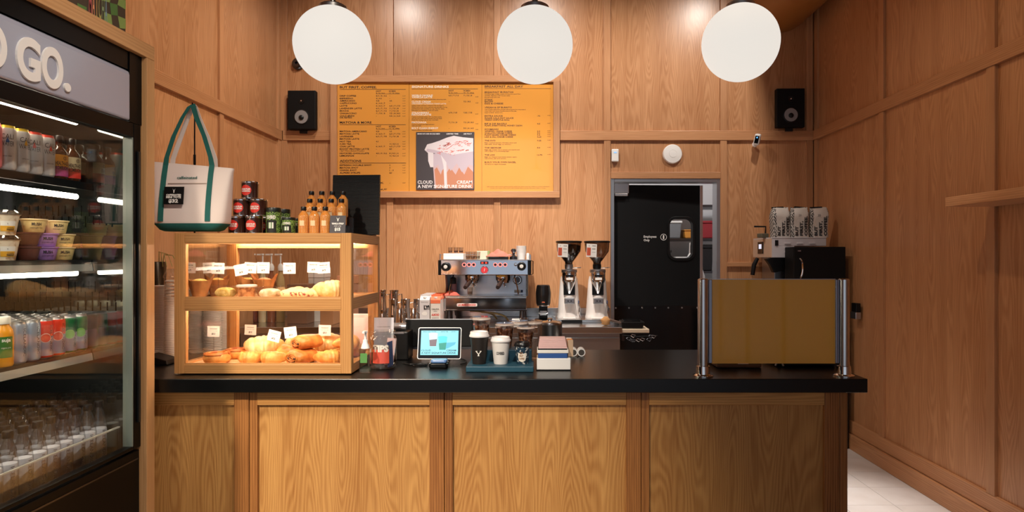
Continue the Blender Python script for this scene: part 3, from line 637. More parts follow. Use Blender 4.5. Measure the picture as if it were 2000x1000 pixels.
def cali(colr):
    cm = mat('drop_colour', colr, .4)
    def f(t, r, h):
        mb = MB(); r2 = r+.0004
        mb.text('CALI', wrap(r2, h-.045), .016, .9, .0, 'C', width=.034).text('WATER', wrap(r2, h-.068), .016, .9, .0, 'C', width=.038).text('cactus water', wrap(r2, .045), .005, 1, 0, 'C', width=.024)
        mb.build('lettering', inkc, t)
        mb = MB(); fn = wrap(r2+.0004, h-.052); n = 14
        pts = [(0, .014)]+[(.0048*math.cos(R(30-240*i/n)), .0048*math.sin(R(30-240*i/n))) for i in range(n+1)]
        mb.poly([fn(a, b) for a, b in pts][::-1]); mb.build('drop_mark', cm, t)
    return f
lids = {'y': mat('lid_yellow', (222, 190, 50), .3, .5), 'r': mat('lid_red', (212, 62, 48), .3, .5)}
row1 = [(2.008, (226, 70, 80), 'r', 'pink'), (2.064, (40, 90, 150), 'y', 'blue drop'), (2.119, (222, 170, 40), 'y', 'hidden drop'), (2.175, (214, 62, 40), 'r', 'red drop'), (2.230, (214, 62, 40), 'r', 'red rim')]
for k, (y, c, ld, nm) in enumerate(row1):
    lb = ['pink and silver can at the left edge of the top cooler shelf', 'pale can with a blue drop and yellow rim, top cooler shelf', 'pale can with a yellow rim, second from blue drop can', 'pale can with a red drop mark on the top cooler shelf', 'pale can with red rim right beside the amber bottles'][k]
    t = make_can(lb, mat('can_pink', (232, 120, 128), .35, .3) if k == 0 else cwhite, lids[ld], group='pale cans on the top cooler shelf', deco=cali(c), h=.1475)
    t.location = (-1.742, y, SH[1]-.0015); t.rotation_euler = (0, 0, FACE+R([0, -4, 24, -6, 18][k])); note(t)
    for j in (1, 2): dup(t, (-1.742-.058*j, y, SH[1]-.0015), label='pale can standing behind the front cans, top cooler shelf', group='pale cans in the rear rows, top cooler shelf')
amber = mat('amber_glass', (70, 34, 12), .12, coat=.5); capb = mat('black_bottle_cap', (16, 14, 14), .35)
def komb(label, y, ctop, cbot, x=-1.745):
    t = thing('kombucha_bottle', label, 'bottle', (x, y, SH[1]-.0015), R(66), 'amber bottles on the top cooler shelf'); r = .0300
    MB().lathe([(0, .002), (r*.9, .001), (r, .006), (r, .088), (r*.93, .100), (r*.55, .117), (r*.43, .122), (r*.43, .138)], n=24).build('bottle_body', amber, t)
    MB().lathe([(r*.50, .136), (r*.52, .138), (r*.52, .156), (r*.46, .159), (0, .159)], n=20).build('cap', capb, t)
    n = 16; mb = MB(); r2 = r+.0005
    for i in range(n):
        for (z0, z1, m_) in ((.010, .045, 1), (.045, .088, 0)):
            a, b = R(-95+190*i/n), R(-95+190*(i+1)/n)
            mb.add([(r2*math.sin(a), -r2*math.cos(a), z0), (r2*math.sin(b), -r2*math.cos(b), z0), (r2*math.sin(b), -r2*math.cos(b), z1), (r2*math.sin(a), -r2*math.cos(a), z1)], [(0, 1, 2, 3)], m_, True)
    mb.build('paper_label', [mat('label_top', ctop, .5), mat('label_bottom', cbot, .5)], t)
    MB().text('HEALTH-ADE', wrap(r2+.0004, .050), .013, .8, .02, 'C', width=.044).text('KOMBUCHA', wrap(r2+.0004, .034), .013, .8, .02, 'C', width=.044).build('lettering', inkc, t)
    mb = MB(); fn = wrap(r2+.0004, .075, .25)
    for i in range(16):
        a, b = 2*math.pi*i/16, 2*math.pi*(i+1)/16; mb.poly([fn(q*math.cos(s), q*math.sin(s)) for q, s in ((.0052, a), (.0052, b), (.0066, b), (.0066, a))][::-1])
    mb.poly([fn(a, b) for a, b in ((-.001, -.004), (.001, -.004), (.001, .004), (-.001, .004))]); mb.build('anchor_mark', inkc, t)
    return note(t)
a = komb('amber kombucha bottle with orange and purple label on top cooler shelf', 2.291, (232, 160, 44), (172, 60, 120))
b = komb('amber kombucha bottle with cream and red label on top cooler shelf', 2.355, (232, 222, 178), (214, 52, 34))
for j in (1, 2):
    dup(a, (-1.745-.063*j, 2.291, SH[1]-.0015), label='amber bottle standing behind the orange labelled kombucha'); dup(b, (-1.745-.063*j, 2.355, SH[1]-.0015), label='amber bottle standing behind the cream labelled kombucha')
# yoghurt pots and bowls on the second shelf
potc = mat('parfait_cream', (226, 210, 184), .5, noise=((176, 130, 88), 45, .45, .62)); lblw = mat('label_white', (236, 232, 224), .6); lbly = mat('label_yellow', (232, 170, 34), .6)
def parfait(label, x, y, z):
    t = thing('parfait_pot', label, 'yoghurt pot', (x, y, z), FACE, 'yoghurt pots on the second cooler shelf')
    MB().lathe([(0, .001), (.032, 0), (.043, .066), (.047, .068), (.047, .074), (.040, .082), (0, .083)], n=24, mats=[0, 0, 0, 1, 1, 1, 1]).build('pot_body', [potc, clearcup], t)
    n = 8; mb = MB()
    for i in range(n):
        for z0, z1, m_ in ((.012, .030, 1), (.030, .046, 0)):
            a, b = R(-22+62*i/n), R(-22+62*(i+1)/n); rr_ = lambda z_: .0324+.011*z_/.066+.0006
            mb.add([(rr_(q)*math.sin(s), -rr_(q)*math.cos(s), q) for s, q in ((a, z0), (b, z0), (b, z1), (a, z1))], [(0, 1, 2, 3)], m_, True)
    mb.build('paper_label', [lblw, lbly], t)
    MB().text('YOGURT', wrap(.0372, .0225, .35), .0055, 1, .04, 'C', width=.022).text('PARFAIT', wrap(.0372, .0150, .35), .0055, 1, .04, 'C', width=.022).text('Y', wrap(.0395, .034, .1), .006, 1, 0, 'C').build('lettering', inkc, t)
    return note(t)
z2 = SH[2]-.0015
parfait('clear parfait pot with yellow label, lower of two stacked pots', -1.768, 2.083, z2); parfait('clear parfait pot with yellow label, upper of two stacked pots', -1.768, 2.083, z2+.0835)
for j, y in enumerate((2.02, 2.0)): parfait('clear parfait pot cut by the left edge of the photo', -1.83, 1.99, z2+.0835*j) if j == 0 else None
bowlc = {'y': mat('bowl_yellow', (232, 206, 138), .5), 'p': mat('bowl_purple', (176, 128, 196), .5), 'b': mat('bowl_brown', (104, 54, 40), .5), 'd': mat('bowl_plum', (96, 60, 84), .5)}
filmc = mat('bowl_film', (228, 208, 170), .35)
def bowl(label, key, x, y, z, word=True):
    t = thing('oat_bowl', label, 'bowl', (x, y, z), FACE, 'small food tubs on the second cooler shelf')
    MB().lathe([(0, .001), (.027, 0), (.029, .002), (.037, .042), (.040, .043), (.040, .046)], n=22).build('tub', bowlc[key], t)
    MB().lathe([(.0405, .0455), (.0405, .0475), (0, .0478)], n=22).build('film_lid', filmc if key == 'y' else bowlc[key], t)
    if word: MB().text('MUSH', wrap(.0352, .024), .010, 1, .03, 'C', width=.028).text('overnight oats', wrap(.0338, .014), .005, 1, 0, 'C', width=.036).build('lettering', inkc, t)
    return note(t)
st_ = .0483
bl = [('b', 2.180, 0, 'dark brown tub at the bottom beside the parfait pots'), ('p', 2.262, 0, 'purple tub at the bottom, under the other purple tub'), ('y', 2.344, 0, 'yellow tub at the bottom right beside the purple tub'),
      ('b', 2.180, 1, 'dark brown tub in the middle layer beside the parfait pots'), ('p', 2.262, 1, 'purple tub in the middle layer of the tubs'), ('y', 2.344, 1, 'yellow tub in the middle layer right of the purple tub'),
      ('y', 2.210, 2, 'cream yellow tub on top of the tubs, nearer the parfait pots'), ('y', 2.312, 2, 'cream yellow tub on top of the tubs, nearer the cooler end wall')]
for key, y, lv, lb in bl:
    o = bowl(lb, key, -1.768, y, z2+st_*lv, key != 'b')
    if lv < 2:
        for j in (1, 2): dup(o, (-1.768-.082*j, y, z2+st_*lv), label='food tub behind the front tubs, second cooler shelf', group='rear food tubs on the second cooler shelf')
# third shelf: juices and slim cans in lanes
z3 = SH[3]-.0015
juice = mat('orange_juice', (226, 150, 34), .2, coat=.4); cream_cap = mat('cream_cap', (238, 232, 214), .45); green_l = mat('green_label', (58, 112, 40), .5)
def juice_bottle(label, x, y):
    t = thing('juice_bottle', label, 'juice bottle', (x, y, z3), FACE, 'orange juice bottles on the third cooler shelf'); r = .028
    MB().lathe([(0, .002), (r*.9, 0), (r, .006), (r, .105), (r*.9, .120), (r*.6, .133), (r*.58, .140)], n=20).build('bottle_body', juice, t)
    MB().lathe([(r*.68, .138), (r*.70, .140), (r*.70, .158), (r*.64, .162), (0, .162)], n=20).build('cap', cream_cap, t)
    n = 10; mb = MB(); r2 = r+.0005
    for i in range(n):
        a, b = R(-30+75*i/n), R(-30+75*(i+1)/n); mb.add([(r2*math.sin(s), -r2*math.cos(s), q) for s, q in ((a, .03), (b, .03), (b, .098), (a, .098))], [(0, 1, 2, 3)], 0, True)
    mb.build('paper_label', green_l, t); MB().text('suja', wrap(r2+.0004, .082, .1), .011, 1, .03, 'C', width=.024).text('organic juice', wrap(r2+.0004, .06, .1), .005, 1, 0, 'C', width=.026).build('lettering', lblw, t)
    return note(t)
j0 = juice_bottle('orange juice bottle with green label and cream cap at the front', -1.742, 2.052)
for k in range(1, 6): dup(j0, (-1.742-.0575*k, 2.052, z3), label='juice bottle with cream cap behind the front juice bottle', group='juice bottles in the rear of their lane')
silv = mat('can_silver_lilac', (176, 172, 190), .3, .6)
def iceland(word_col, disc=None):
    wm = mat('ice_ink', word_col, .5)
    def f(t, r, h):
        MB().text('ICELANDIC', wrapv(r+.0005, h-.024, .42), .0085, 1, .0, 'L', width=.092).build('lettering', wm, t)
        if disc:
            mb = MB(); fn = wrap(r+.0004, .072, -.05); n = 20
            mb.disc(fn, [(.0165*math.cos(2*math.pi*i/n), .0165*math.sin(2*math.pi*i/n)) for i in range(n)], 0)
            fn2 = wrap(r+.0007, .072, -.05); mb.disc(fn2, [(.0145*math.cos(2*math.pi*i/n), .0145*math.sin(2*math.pi*i/n)) for i in range(n)], 1)
            mb.build('citrus_disc', [mat('citrus_rim', disc[0], .5), mat('citrus_flesh', disc[1], .5)], t)
    return f
redc = mat('can_red', (222, 52, 30), .35, .3); grnc = mat('can_green', (16, 104, 52), .35, .3); yelc = mat('can_straw', (200, 176, 112), .35, .4); pale = mat('can_pale_blue', (182, 192, 206), .3, .6)
lanes = [(2.1085, pale, None, (40, 40, 60), None, 'silver slim can beside the orange juice bottle'), (2.1655, pale, None, (40, 40, 60), None, 'pale blue silver slim can left of the red cans'), (2.2225, redc, silv, (60, 30, 30), ((230, 200, 190), (196, 62, 50)), 'red and silver slim can next to the pale silver cans'),
         (2.2795, redc, silv, (60, 30, 30), ((230, 200, 190), (196, 62, 50)), 'red and silver slim can next to the green cans'), (2.3365, grnc, silv, (30, 50, 30), ((120, 190, 90), (90, 160, 60)), 'green and silver slim can next to the red cans'), (2.3915, grnc, silv, (30, 50, 30), ((120, 190, 90), (90, 160, 60)), 'green and silver slim can at the cooler end wall')]
for y, top_, low_, wc, dc, lb in lanes:
    t = make_can(lb, top_, low=low_, group='slim cans at the front of the third cooler shelf', deco=iceland(wc, dc), split_=.078); t.location = (-1.742, y, z3); note(t)
    for k in range(1, 6): dup(t, (-1.742-.0575*k, y, z3), label='slim can in the lanes behind the front cans, only its top showing', group='slim cans in the rear of their lanes')
y = 1.994
t = make_can('straw yellow slim can left of the orange juice bottle', yelc, group='slim cans at the front of the third cooler shelf', deco=iceland((40, 40, 30))); t.location = (-1.80, y, z3)
# water bottles
waterl = mat('water_label', (214, 214, 220), .5); wcap = mat('water_cap', (20, 20, 22), .35)
def water(label, x, y):
    t = thing('water_bottle', label, 'water bottle', (x, y, .6605), R(60), 'clear water bottles at the bottom of the cooler'); r = .0275
    MB().lathe([(0, .004), (r*.85, .0), (r, .008), (r, .135), (r*.92, .150), (r*.8, .165), (r*.82, .175), (r*.6, .195), (r*.42, .208), (r*.42, .218)], n=18).build('bottle_body', bottleclear, t)
    MB().lathe([(r*.52, .214), (r*.54, .215), (r*.54, .233), (r*.50, .236), (0, .236)], n=16).build('cap', wcap, t)
    MB().lathe([(r*.9, .006), (r*.94, .010), (r*.94, .128), (r*.88, .134)], n=18).build('paper_label', waterl, t)
    MB().text('ICELANDIC', wrapv(r+.0006, .128, .0), .011, 1, .0, 'L', width=.105).build('lettering', mat('water_ink', (60, 60, 70), .5) if 'water_ink' not in bpy.data.materials else bpy.data.materials['water_ink'], t)
    return note(t)
wb0 = water('clear water bottle with black cap at the front, nearest the cooler end wall', -1.662, 2.385)
nm_ = ['second', 'third', 'fourth', 'fifth', 'sixth', 'seventh', 'eighth', 'ninth', 'tenth']
for k in range(1, 10): dup(wb0, (-1.662, 2.385-.0585*k, .6605), rz=R(60+random.Random(k).uniform(-14, 14)), label='clear water bottle in the front row, %s from the cooler end wall' % nm_[k-1])
for r_ in range(1, 5):
    for k in range(10): dup(wb0, (-1.662-.0585*r_, 2.385-.0585*k, .6605), label='clear water bottle in the rows behind the front row', group='water bottles in the rear rows')
# ---- poster standing on top of the surround
po = thing('checked_box', 'green and brown checked sign box standing on top of the oak surround', 'sign box', (0, 0, 2.2795))
yE = 1.60*F/805
MB().box(-1.66, -1.60, yE-.5, yE, 0, .34).build('box_body', mat('sign_brown', (74, 62, 50), .6), po)
gmts = [mat('check_green', (86, 128, 66), .6), mat('check_lime', (140, 166, 90), .6)]
mb = MB(); rr = random.Random(9)
for i in range(12):
    for j in range(9):
        if (i+j) % 2: continue
        c = lambda a, b: (-1.5992, yE-.5+.0417*a+.008*math.sin(b*1.7+a*.6)*(0 < a < 12), max(.002, .0378*b+.010*math.sin(a*1.1+b*.5)*(0 < b < 9)))
        if 4 <= i <= 8 and 1 <= j <= 6: continue
        mb.poly([c(i, j), c(i+1, j), c(i+1, j+1), c(i, j+1)], (i*j) % 2)
o = mb.build('check_pattern', gmts, po); o['kind'] = 'stuff'
tl = lambda px: 1.6*F/(1050-px)
cols = [(232, 120, 116), (226, 150, 110), (214, 170, 100), (176, 168, 96), (130, 150, 110), (130, 160, 170), (120, 140, 170)]
mb = MB(); ms = []
for k, ch in enumerate('MATCHA'):
    yy0 = tl(173)+(tl(210)-tl(173))*k/6; yy1 = tl(173)+(tl(210)-tl(173))*(k+.82)/6
    mb.text(ch, sidex(-1.5985, (yy0+yy1)/2, .030), .090, 1, .01, 'C', width=yy1-yy0, m=k); ms.append(mat('matcha_letter', cols[k], .6))
mb.build('lettering', ms, po)
MB().box(-1.5995, -1.598, tl(192), tl(213), .16, .24).build('white_badge', lblw, po, bev=.0006); MB().text('COVERED', sidex(-1.5975, (tl(192)+tl(213))/2, .172), .05, 1, .02, 'C', width=.055).build('badge_lettering', inkc, po)
# ================================================================== pastry case
CX0, CX1, CYF, CYB, CZ0, CZ1 = -1.514, -.776, 2.623, 3.095, .9545, 1.541
wx0, wx1 = -1.473, -.819
pc = thing('pastry_case', 'two tier oak and glass pastry case standing on the counter', 'pastry case', (0, 0, 0))
PW = .041
for x0, x1 in ((CX0, wx0), (wx1, CX1)): MB().box(x0, x1, CYF, CYF+.034, CZ0, CZ1).build('corner_post', caseS, pc, bev=.002)
for x0, x1 in ((CX0, CX0+.05), (CX1-.05, CX1)): MB().box(x0, x1, CYB-.03, CYB, CZ0, CZ1).build('corner_post', caseS, pc, bev=.002)
for z0, z1 in ((CZ0, .993), (1.221, 1.270), (1.5004, CZ1)):
    MB().box(wx0, wx1, CYF+.001, CYF+.03, z0, z1).build('front_rail', caseX, pc, bev=.002)
    for x0, x1 in ((CX0, CX0+.03), (CX1-.03, CX1)): MB().box(x0+.0005, x1-.0005, CYF+.034, CYB-.03, z0, z1).build('side_rail', caseY, pc, bev=.002)
for z0, z1 in ((CZ0, .993), (1.225, 1.266), (1.482, CZ1)): MB().box(CX0+.05, CX1-.05, CYB-.028, CYB-.002, z0, z1).build('rear_rail', caseX, pc, bev=.002)
lite = wood('case_interior_oak', (232, 196, 150), (214, 170, 120), 'x', fig=.2, leaf=.5)
MB().box(CX0+.03, CX1-.03, CYF+.03, CYB-.028, 1.236, 1.262).build('shelf', lite, pc); MB().box(CX0+.03, CX1-.03, CYF+.03, CYB-.028, .957, .985).build('bottom_board', lite, pc)
MB().box(CX0+.002, CX1-.002, CYF+.03, CYB-.002, CZ1-.016, CZ1-.0005).build('top_board', caseX, pc)
for z0, z1 in ((.993, 1.221), (1.270, 1.5004)):
    MB().box(wx0, wx1, CYF+.014, CYF+.018, z0, z1).build('front_pane', glass, pc)
    for x in (CX0+.013, CX1-.017): MB().box(x, x+.004, CYF+.034, CYB-.03, z0, z1).build('side_pane', glass, pc)
    # beading round the openings
    for a in ((wx0, wx1, z0, z0+.005), (wx0, wx1, z1-.005, z1)): MB().box(a[0], a[1], CYF+.003, CYF+.013, a[2], a[3]).build('beading', caseX, pc)
    for x in (wx0, wx1-.005): MB().box(x, x+.005, CYF+.003, CYF+.013, z0+.005, z1-.005).build('beading', caseS, pc)
led = mat('case_led', (255, 244, 226), .4, emit=46, ecol=(255, 236, 210))
for z in (1.506, 1.222): MB().box(CX0+.06, CX1-.06, CYF+.036, CYF+.050, z, z+.008).build('led_bar', led, pc)
for z in (1.506, 1.222): MB().box(CX0+.06, CX1-.06, CYB-.048, CYB-.034, z, z+.008).build('led_bar', led, pc)
for x in (CX0+.03, CX1-.03):
    for y in (CYF+.03, CYB-.03): MB().lathe([(.012, 0), (.014, .0045)], (x, y, .9502), 10).build('foot', black, pc)
# ---- pastries
def pastry_mat(name, a, b): return mat(name, a, .45, noise=(b, 28, .35, .68), bump=(60, .5, .004))
gold = pastry_mat('golden_crust', (206, 118, 44), (238, 180, 96)); palep = pastry_mat('pale_crust', (226, 170, 92), (246, 216, 160)); brown_c = pastry_mat('brown_crust', (176, 92, 34), (220, 140, 66)); choc = mat('chocolate_end', (60, 28, 14), .5)
US, LS = 1.2625, .9855                    # upper and lower surfaces
def croissant(label, loc, rz, L=.15, W=.034, m=gold, bend=.05, tilt=0):
    t = thing('croissant', label, 'croissant', loc, rz, 'croissants in the pastry case')
    n, k = 44, 14; v = []; fs = []
    for i in range(n+1):
        u = i/n*2-1; env = max(0, 1-abs(u)**2.2)**.62
        seg = (abs(u)**.8*math.copysign(1, u)*3.1+.5) % 1; rr_ = W*(env*(.90+.13*math.sqrt(max(0, 1-(2*seg-1)**2)))+.03+.03*env*math.sin(7*u+2*rz))
        cx, cy = u*L/2, bend*u*u-.02
        for j in range(k):
            a = 2*math.pi*j/k; zz = math.sin(a)*rr_*.92
            v.append((cx+.25*rr_*math.sin(a)*u, cy+math.cos(a)*rr_*1.05, max(zz, -rr_*.62)+W*.60))
    for i in range(n):
        for j in range(k):
            q = (j+1) % k; fs.append((i*k+j, (i+1)*k+j, (i+1)*k+q, i*k+q))
    mb = MB().add(v, fs, 0, True); mb.poly([v[j] for j in range(k)]); mb.poly([v[n*k+j] for j in range(k)][::-1])
    mb.build('crust', m, t, (0, 0, 0), (0, tilt, 0), ang=80); return t
def roll(label, loc, rz, L=.125, ry=.045, rz_=.032, m=brown_c):
    t = thing('chocolate_roll', label, 'pastry', loc, rz, 'chocolate rolls in the pastry case')
    n, k = 20, 18; v = []; fs = []
    for i in range(n+1):
        u = i/n*2-1; e = (1-abs(u)**5)**.4
        for j in range(k):
            a = 2*math.pi*j/k; g = 1+.05*math.cos(5*a+2*u)
            v.append((u*L/2, math.cos(a)*ry*g*(.62+.38*e), max(math.sin(a)*rz_*g*(.62+.38*e), -rz_*.8)+rz_*.8))
    for i in range(n):
        for j in range(k): q = (j+1) % k; fs.append((i*k+j, (i+1)*k+j, (i+1)*k+q, i*k+q))
    MB().add(v, fs, 0, True).build('crust', m, t, ang=80)
    for s in (-1, 1):
        # coiled end of the dough with two chocolate sticks
        mb = MB(); pts = []
        for i in range(40):
            a = i*.42; q = .08+.9*i/40; pts.append((s*L*.5, math.cos(a)*ry*.62*q, rz_*.8+math.sin(a)*rz_*.60*q))
        mb.tube(pts, .004, 6); mb.build('coil', m, t); mb = MB()
        for y in (-.016, .017): mb.ball((s*(L*.5+.001), y, rz_*.75), .004, .007, .006, 8, 6)
        mb.build('chocolate_stick', choc, t)
    return t
def bun(label, loc, r=.055, h=.042):
    t = thing('cheese_bun', label, 'bun', loc, 0, 'round buns in the pastry case')
    MB().lathe([(0, 0), (r*.78, 0), (r*.93, h*.2), (r, h*.45), (r*.97, h*.75), (r*.85, h*.95), (r*.62, h), (r*.5, h*.86), (0, h*.82)], n=28).build('crust', gold, t, ang=80)
    mb = MB()
    for k in range(3): mb.tube([((r*(.9-.13*k))*math.cos(a), (r*(.9-.13*k))*math.sin(a), h*(.93+.04*k)) for a in [i*2*math.pi/24+k for i in range(22)]], .005, 6)
    mb.build('spiral_ridge', brown_c, t); MB().lathe([(0, h*.90), (r*.42, h*.92), (r*.46, h*.86)][::-1], n=20).build('filling', mat('bun_filling', (150, 74, 36), .4), t); return t
def at(px, Y): return X(px, Y)
Yf, Ym, Yk = 2.712, 2.80, 2.93
bun('round golden bun at the front left of the lower case shelf', (at(424, Yf), Yf, LS)); bun('round golden bun behind the front left bun', (at(463, 2.84), 2.84, LS), .05, .04)
croissant('plump croissant at the front, next to the left bun', (at(490, Yf), Yf, LS), R(8), .125, .034, gold)
croissant('curved croissant at the front, beside the bottom chocolate roll', (at(534, Yf-.005), Yf-.005, LS), R(-12), .13, .034, gold)
croissant('large tall croissant behind the two front croissants', (at(515, 2.83), 2.83, LS+.018), R(20), .17, .055, palep)
croissant('golden croissant behind the curved front croissant', (at(564, 2.84), 2.84, LS+.006), R(-60), .12, .036, gold)
roll('chocolate roll at the bottom front, under another roll', (at(590, Yf), Yf, LS), R(62), .11, .052, .034)
roll('chocolate roll lying on top of the other roll', (at(600, Yf+.03), Yf+.03, LS+.060), R(55), .11, .050, .032)
croissant('croissant in the front right corner of the lower shelf', (at(645, Yf-.004), Yf-.004, LS), R(35), .13, .038, gold)
croissant('pale croissant at the back right of the lower shelf', (at(640, 2.90), 2.90, LS+.03), R(-15), .16, .05, palep)
croissant('golden croissant stacked against the right side glass', (-.853, 2.80, LS+.05), R(85), .13, .04, gold)
croissant('golden croissant lying below the stacked one at the right glass', (-.852, 2.90, LS), R(85), .15, .038, gold)
roll('pale almond pastry in the middle of the lower shelf', (at(585, 2.975), 2.975, LS+.0), R(10), .12, .05, .045, palep)
# upper shelf
tulip = mat('brown_baking_paper', (150, 98, 50), .8, noise=((186, 132, 76), 20, .3, .7)); crumb = mat('muffin_crumb', (196, 160, 70), .8, noise=((226, 204, 130), 60, .35, .65), bump=(80, .6, .006))
def muffin(label, loc, rz, m=crumb):
    t = thing('tulip_muffin', label, 'muffin', loc, rz, 'muffins in brown paper')
    n = 32; v = []; fs = []
    for k, (r, z) in enumerate(((.026, 0), (.033, .03), (.041, .058), (.047, .082))):
        for i in range(n):
            a = 2*math.pi*i/n; sp_ = (max(0, math.cos(2*a))**2) if k == 3 else 0; w_ = 1+.05*math.sin(8*a)*(k > 0)
            v.append((r*w_*(1+.22*sp_)*math.cos(a), r*w_*(1+.22*sp_)*math.sin(a), z+(.022*sp_-.006*(1-sp_) if k == 3 else 0)))
    for k in range(3):
        for i in range(n): j = (i+1) % n; fs.append((k*n+i, k*n+j, (k+1)*n+j, (k+1)*n+i))
    mb = MB().add(v, fs, 0, True); mb.poly([v[i] for i in range(n)][::-1]); o = mb.build('paper_wrap', tulip, t, ang=80)
    MB().ball((0, 0, .060), .039, .039, .024, 18, 10).build('muffin_top', m, t); return t
yU = 2.745
muffin('muffin in brown tulip paper at the left end of the upper shelf', (at(390, yU), yU, US), R(20)); muffin('muffin in brown tulip paper behind the left muffin', (at(424, 2.86), 2.86, US), R(50)); muffin('dark muffin in brown paper in the middle behind the boxes', (at(516, 2.88), 2.88, US), R(10), brown_c)
muffin('muffin in brown paper behind the lidded clear pot', (at(482, 2.90), 2.90, US), R(70))
def clear_box(label, x, y, w_, h_, d_, m, name='pastry_box'):
    t = thing(name, label, 'box', (x, y, US), 0, 'clear boxes in the pastry case')
    MB().box(-w_/2, w_/2, -d_/2, d_/2, 0, h_).build('clear_shell', acrylic, t, bev=.003)
    MB().ball((0, 0, h_*.42), w_*.44, d_*.42, h_*.42, 16, 10, fn=lambda a, b, c: (max(-.85, min(.85, a*1.2)), max(-.85, min(.85, b*1.2)), max(-.8, c))).build('cake', m, t); return t
clear_box('clear box with a golden loaf cake beside the left muffin', at(441, yU), yU, .092, .056, .08, crumb); clear_box('clear box with pale sliced cake in the middle of upper shelf', at(528, yU), yU, .10, .05, .085, mat('pale_cake', (238, 222, 190), .7, noise=((214, 176, 124), 40, .4, .62)))
t = thing('granola_pot', 'lidded clear pot of brown granola between the two clear boxes', 'pot', (at(482, 2.76), 2.76, US)); MB().lathe([(0, .001), (.032, 0), (.040, .046), (.042, .048)], n=24).build('pot_body', mat('granola', (140, 84, 44), .7, noise=((196, 140, 90), 50, .4, .6)), t); MB().lathe([(.0425, .047), (.043, .055), (.036, .058), (0, .058)], n=24).build('lid', mat('clear_lid_grey', (196, 190, 180), .25), t)
berry = mat('berry_scone', (238, 206, 150), .6, noise=((150, 40, 30), 32, .56, .64), bump=(50, .6, .006))
for k, (px, Y, rz) in enumerate(((568, 2.73, 10), (594, 2.735, -25), (615, 2.76, 30), (582, 2.82, 60))):
    t = thing('berry_scone', ['red flecked scone at the left of the scone pile', 'red flecked scone in the middle front of the scone pile', 'red flecked scone touching the big upper croissant', 'red flecked scone at the rear of the scone pile'][k], 'scone', (at(px, Y), Y, US), R(rz), 'berry scones on the upper shelf')
    MB().ball((0, 0, .018), .045, .036, .026, 18, 10, fn=lambda a, b, c: (a*(1+.08*math.sin(5*b)), b*(1+.1*math.sin(6*a)), max(c, -.7)*(1+.15*math.sin(4*a+3*b)))).build('crust', berry, t)
croissant('big glossy croissant at the right end of the upper shelf', (at(648, 2.76), 2.76, US+.0), R(30), .15, .05, palep, .06)
# black and white strip along the right side
t = thing('tag_rail', 'black upright strip with white lettering inside the right side glass', 'sign strip', (-.815, 2.72, US)); MB().box(-.003, .003, -.022, .022, 0, .20).build('strip_board', black, t); MB().box(-.003, .003, -.03, -.022, 0, .20).build('strip_edge', white, t)
mb = MB()
for i in range(9): mb.text(['CAKE', 'SCONE', 'BAGEL', 'ROLLS', 'BREAD', 'MUFFIN', 'COOKIE', 'LOAF', 'BUN'][i], (lambda i: lambda a, b: (.0035, -.018+b, .012+i*.02+a))(i), .034 if i % 2 else .030, 1, .03, 'L', width=.014)
o = mb.build('lettering', lblw, t); o['kind'] = 'stuff'
# ---- price tags on clear stalks
tagink = mat('tag_ink', (70, 64, 60), .7)
tags = [(371, 523, 2.80, US, 0, 'price tag half hidden at the left post, upper shelf'), (427, 524, 2.73, US, 2, 'front price tag above the loaf box, upper shelf'), (409, 523, 2.86, US, -3, 'price tag partly behind the tag over the loaf box'), (471, 527, 2.73, US, -10, 'tilted price tag above the granola pot'), (490, 523, 2.80, US, 4, 'price tag overlapped by the tilted tag, upper shelf'), (515, 523, 2.74, US, 1, 'price tag above the pale cake box'), (566, 524, 2.74, US, 0, 'price tag above the left scone'), (613, 522, 2.78, US, 2, 'price tag between scones and big croissant, rear one'), (633, 523, 2.72, US, -4, 'price tag in front of the big upper croissant'),
        (418, 647, 2.80, LS, 1, 'price tag above the left bun, lower shelf'), (490, 644, 2.95, LS, 2, 'price tag behind the large tall croissant'), (536, 656, 2.74, LS, 14, 'strongly tilted price tag between the lower croissants'), (568, 649, 2.76, LS, -7, 'tilted price tag left of the upper chocolate roll'), (635, 645, 2.82, LS, 1, 'price tag above the right croissants, lower shelf')]
for px, py, Y, zb, an, lb in tags:
    zc = Z(py, Y); t = thing('price_tag', lb, 'price tag', (at(px, Y), Y, zb), 0, 'price tags in the pastry case'); a = R(an); hgt = zc-zb
    c_ = MB().box(-.027, .027, -.0006, .0006, -.024, .024).build('card', paper, t, (0, -.004, hgt), (0, a, 0))
    mb = MB(); mb.text('CROISSANT' if zb == LS else 'BANANA LOAF', front(0, -.0011, .009), .0045, 1, .02, 'C', width=.034); mb.text('butter, flour, sugar', front(0, -.0011, .001), .003, 1, 0, 'C', width=.036)
    mb.text('$%s' % ('5.5' if zb == LS else '4.75'), front(0, -.0011, -.014), .007, 1, .04, 'C', width=.016); o = mb.build('lettering', tagink, c_); o['kind'] = 'stuff'
    MB().box(-.002, .002, -.0028, -.0008, 0, hgt-.012).build('stalk', acrylic, t); MB().box(-.016, .016, -.014, .014, 0, .003).build('tag_base', acrylic, t)
# ================================================================== on top of the case
TZ = CZ1+.0005
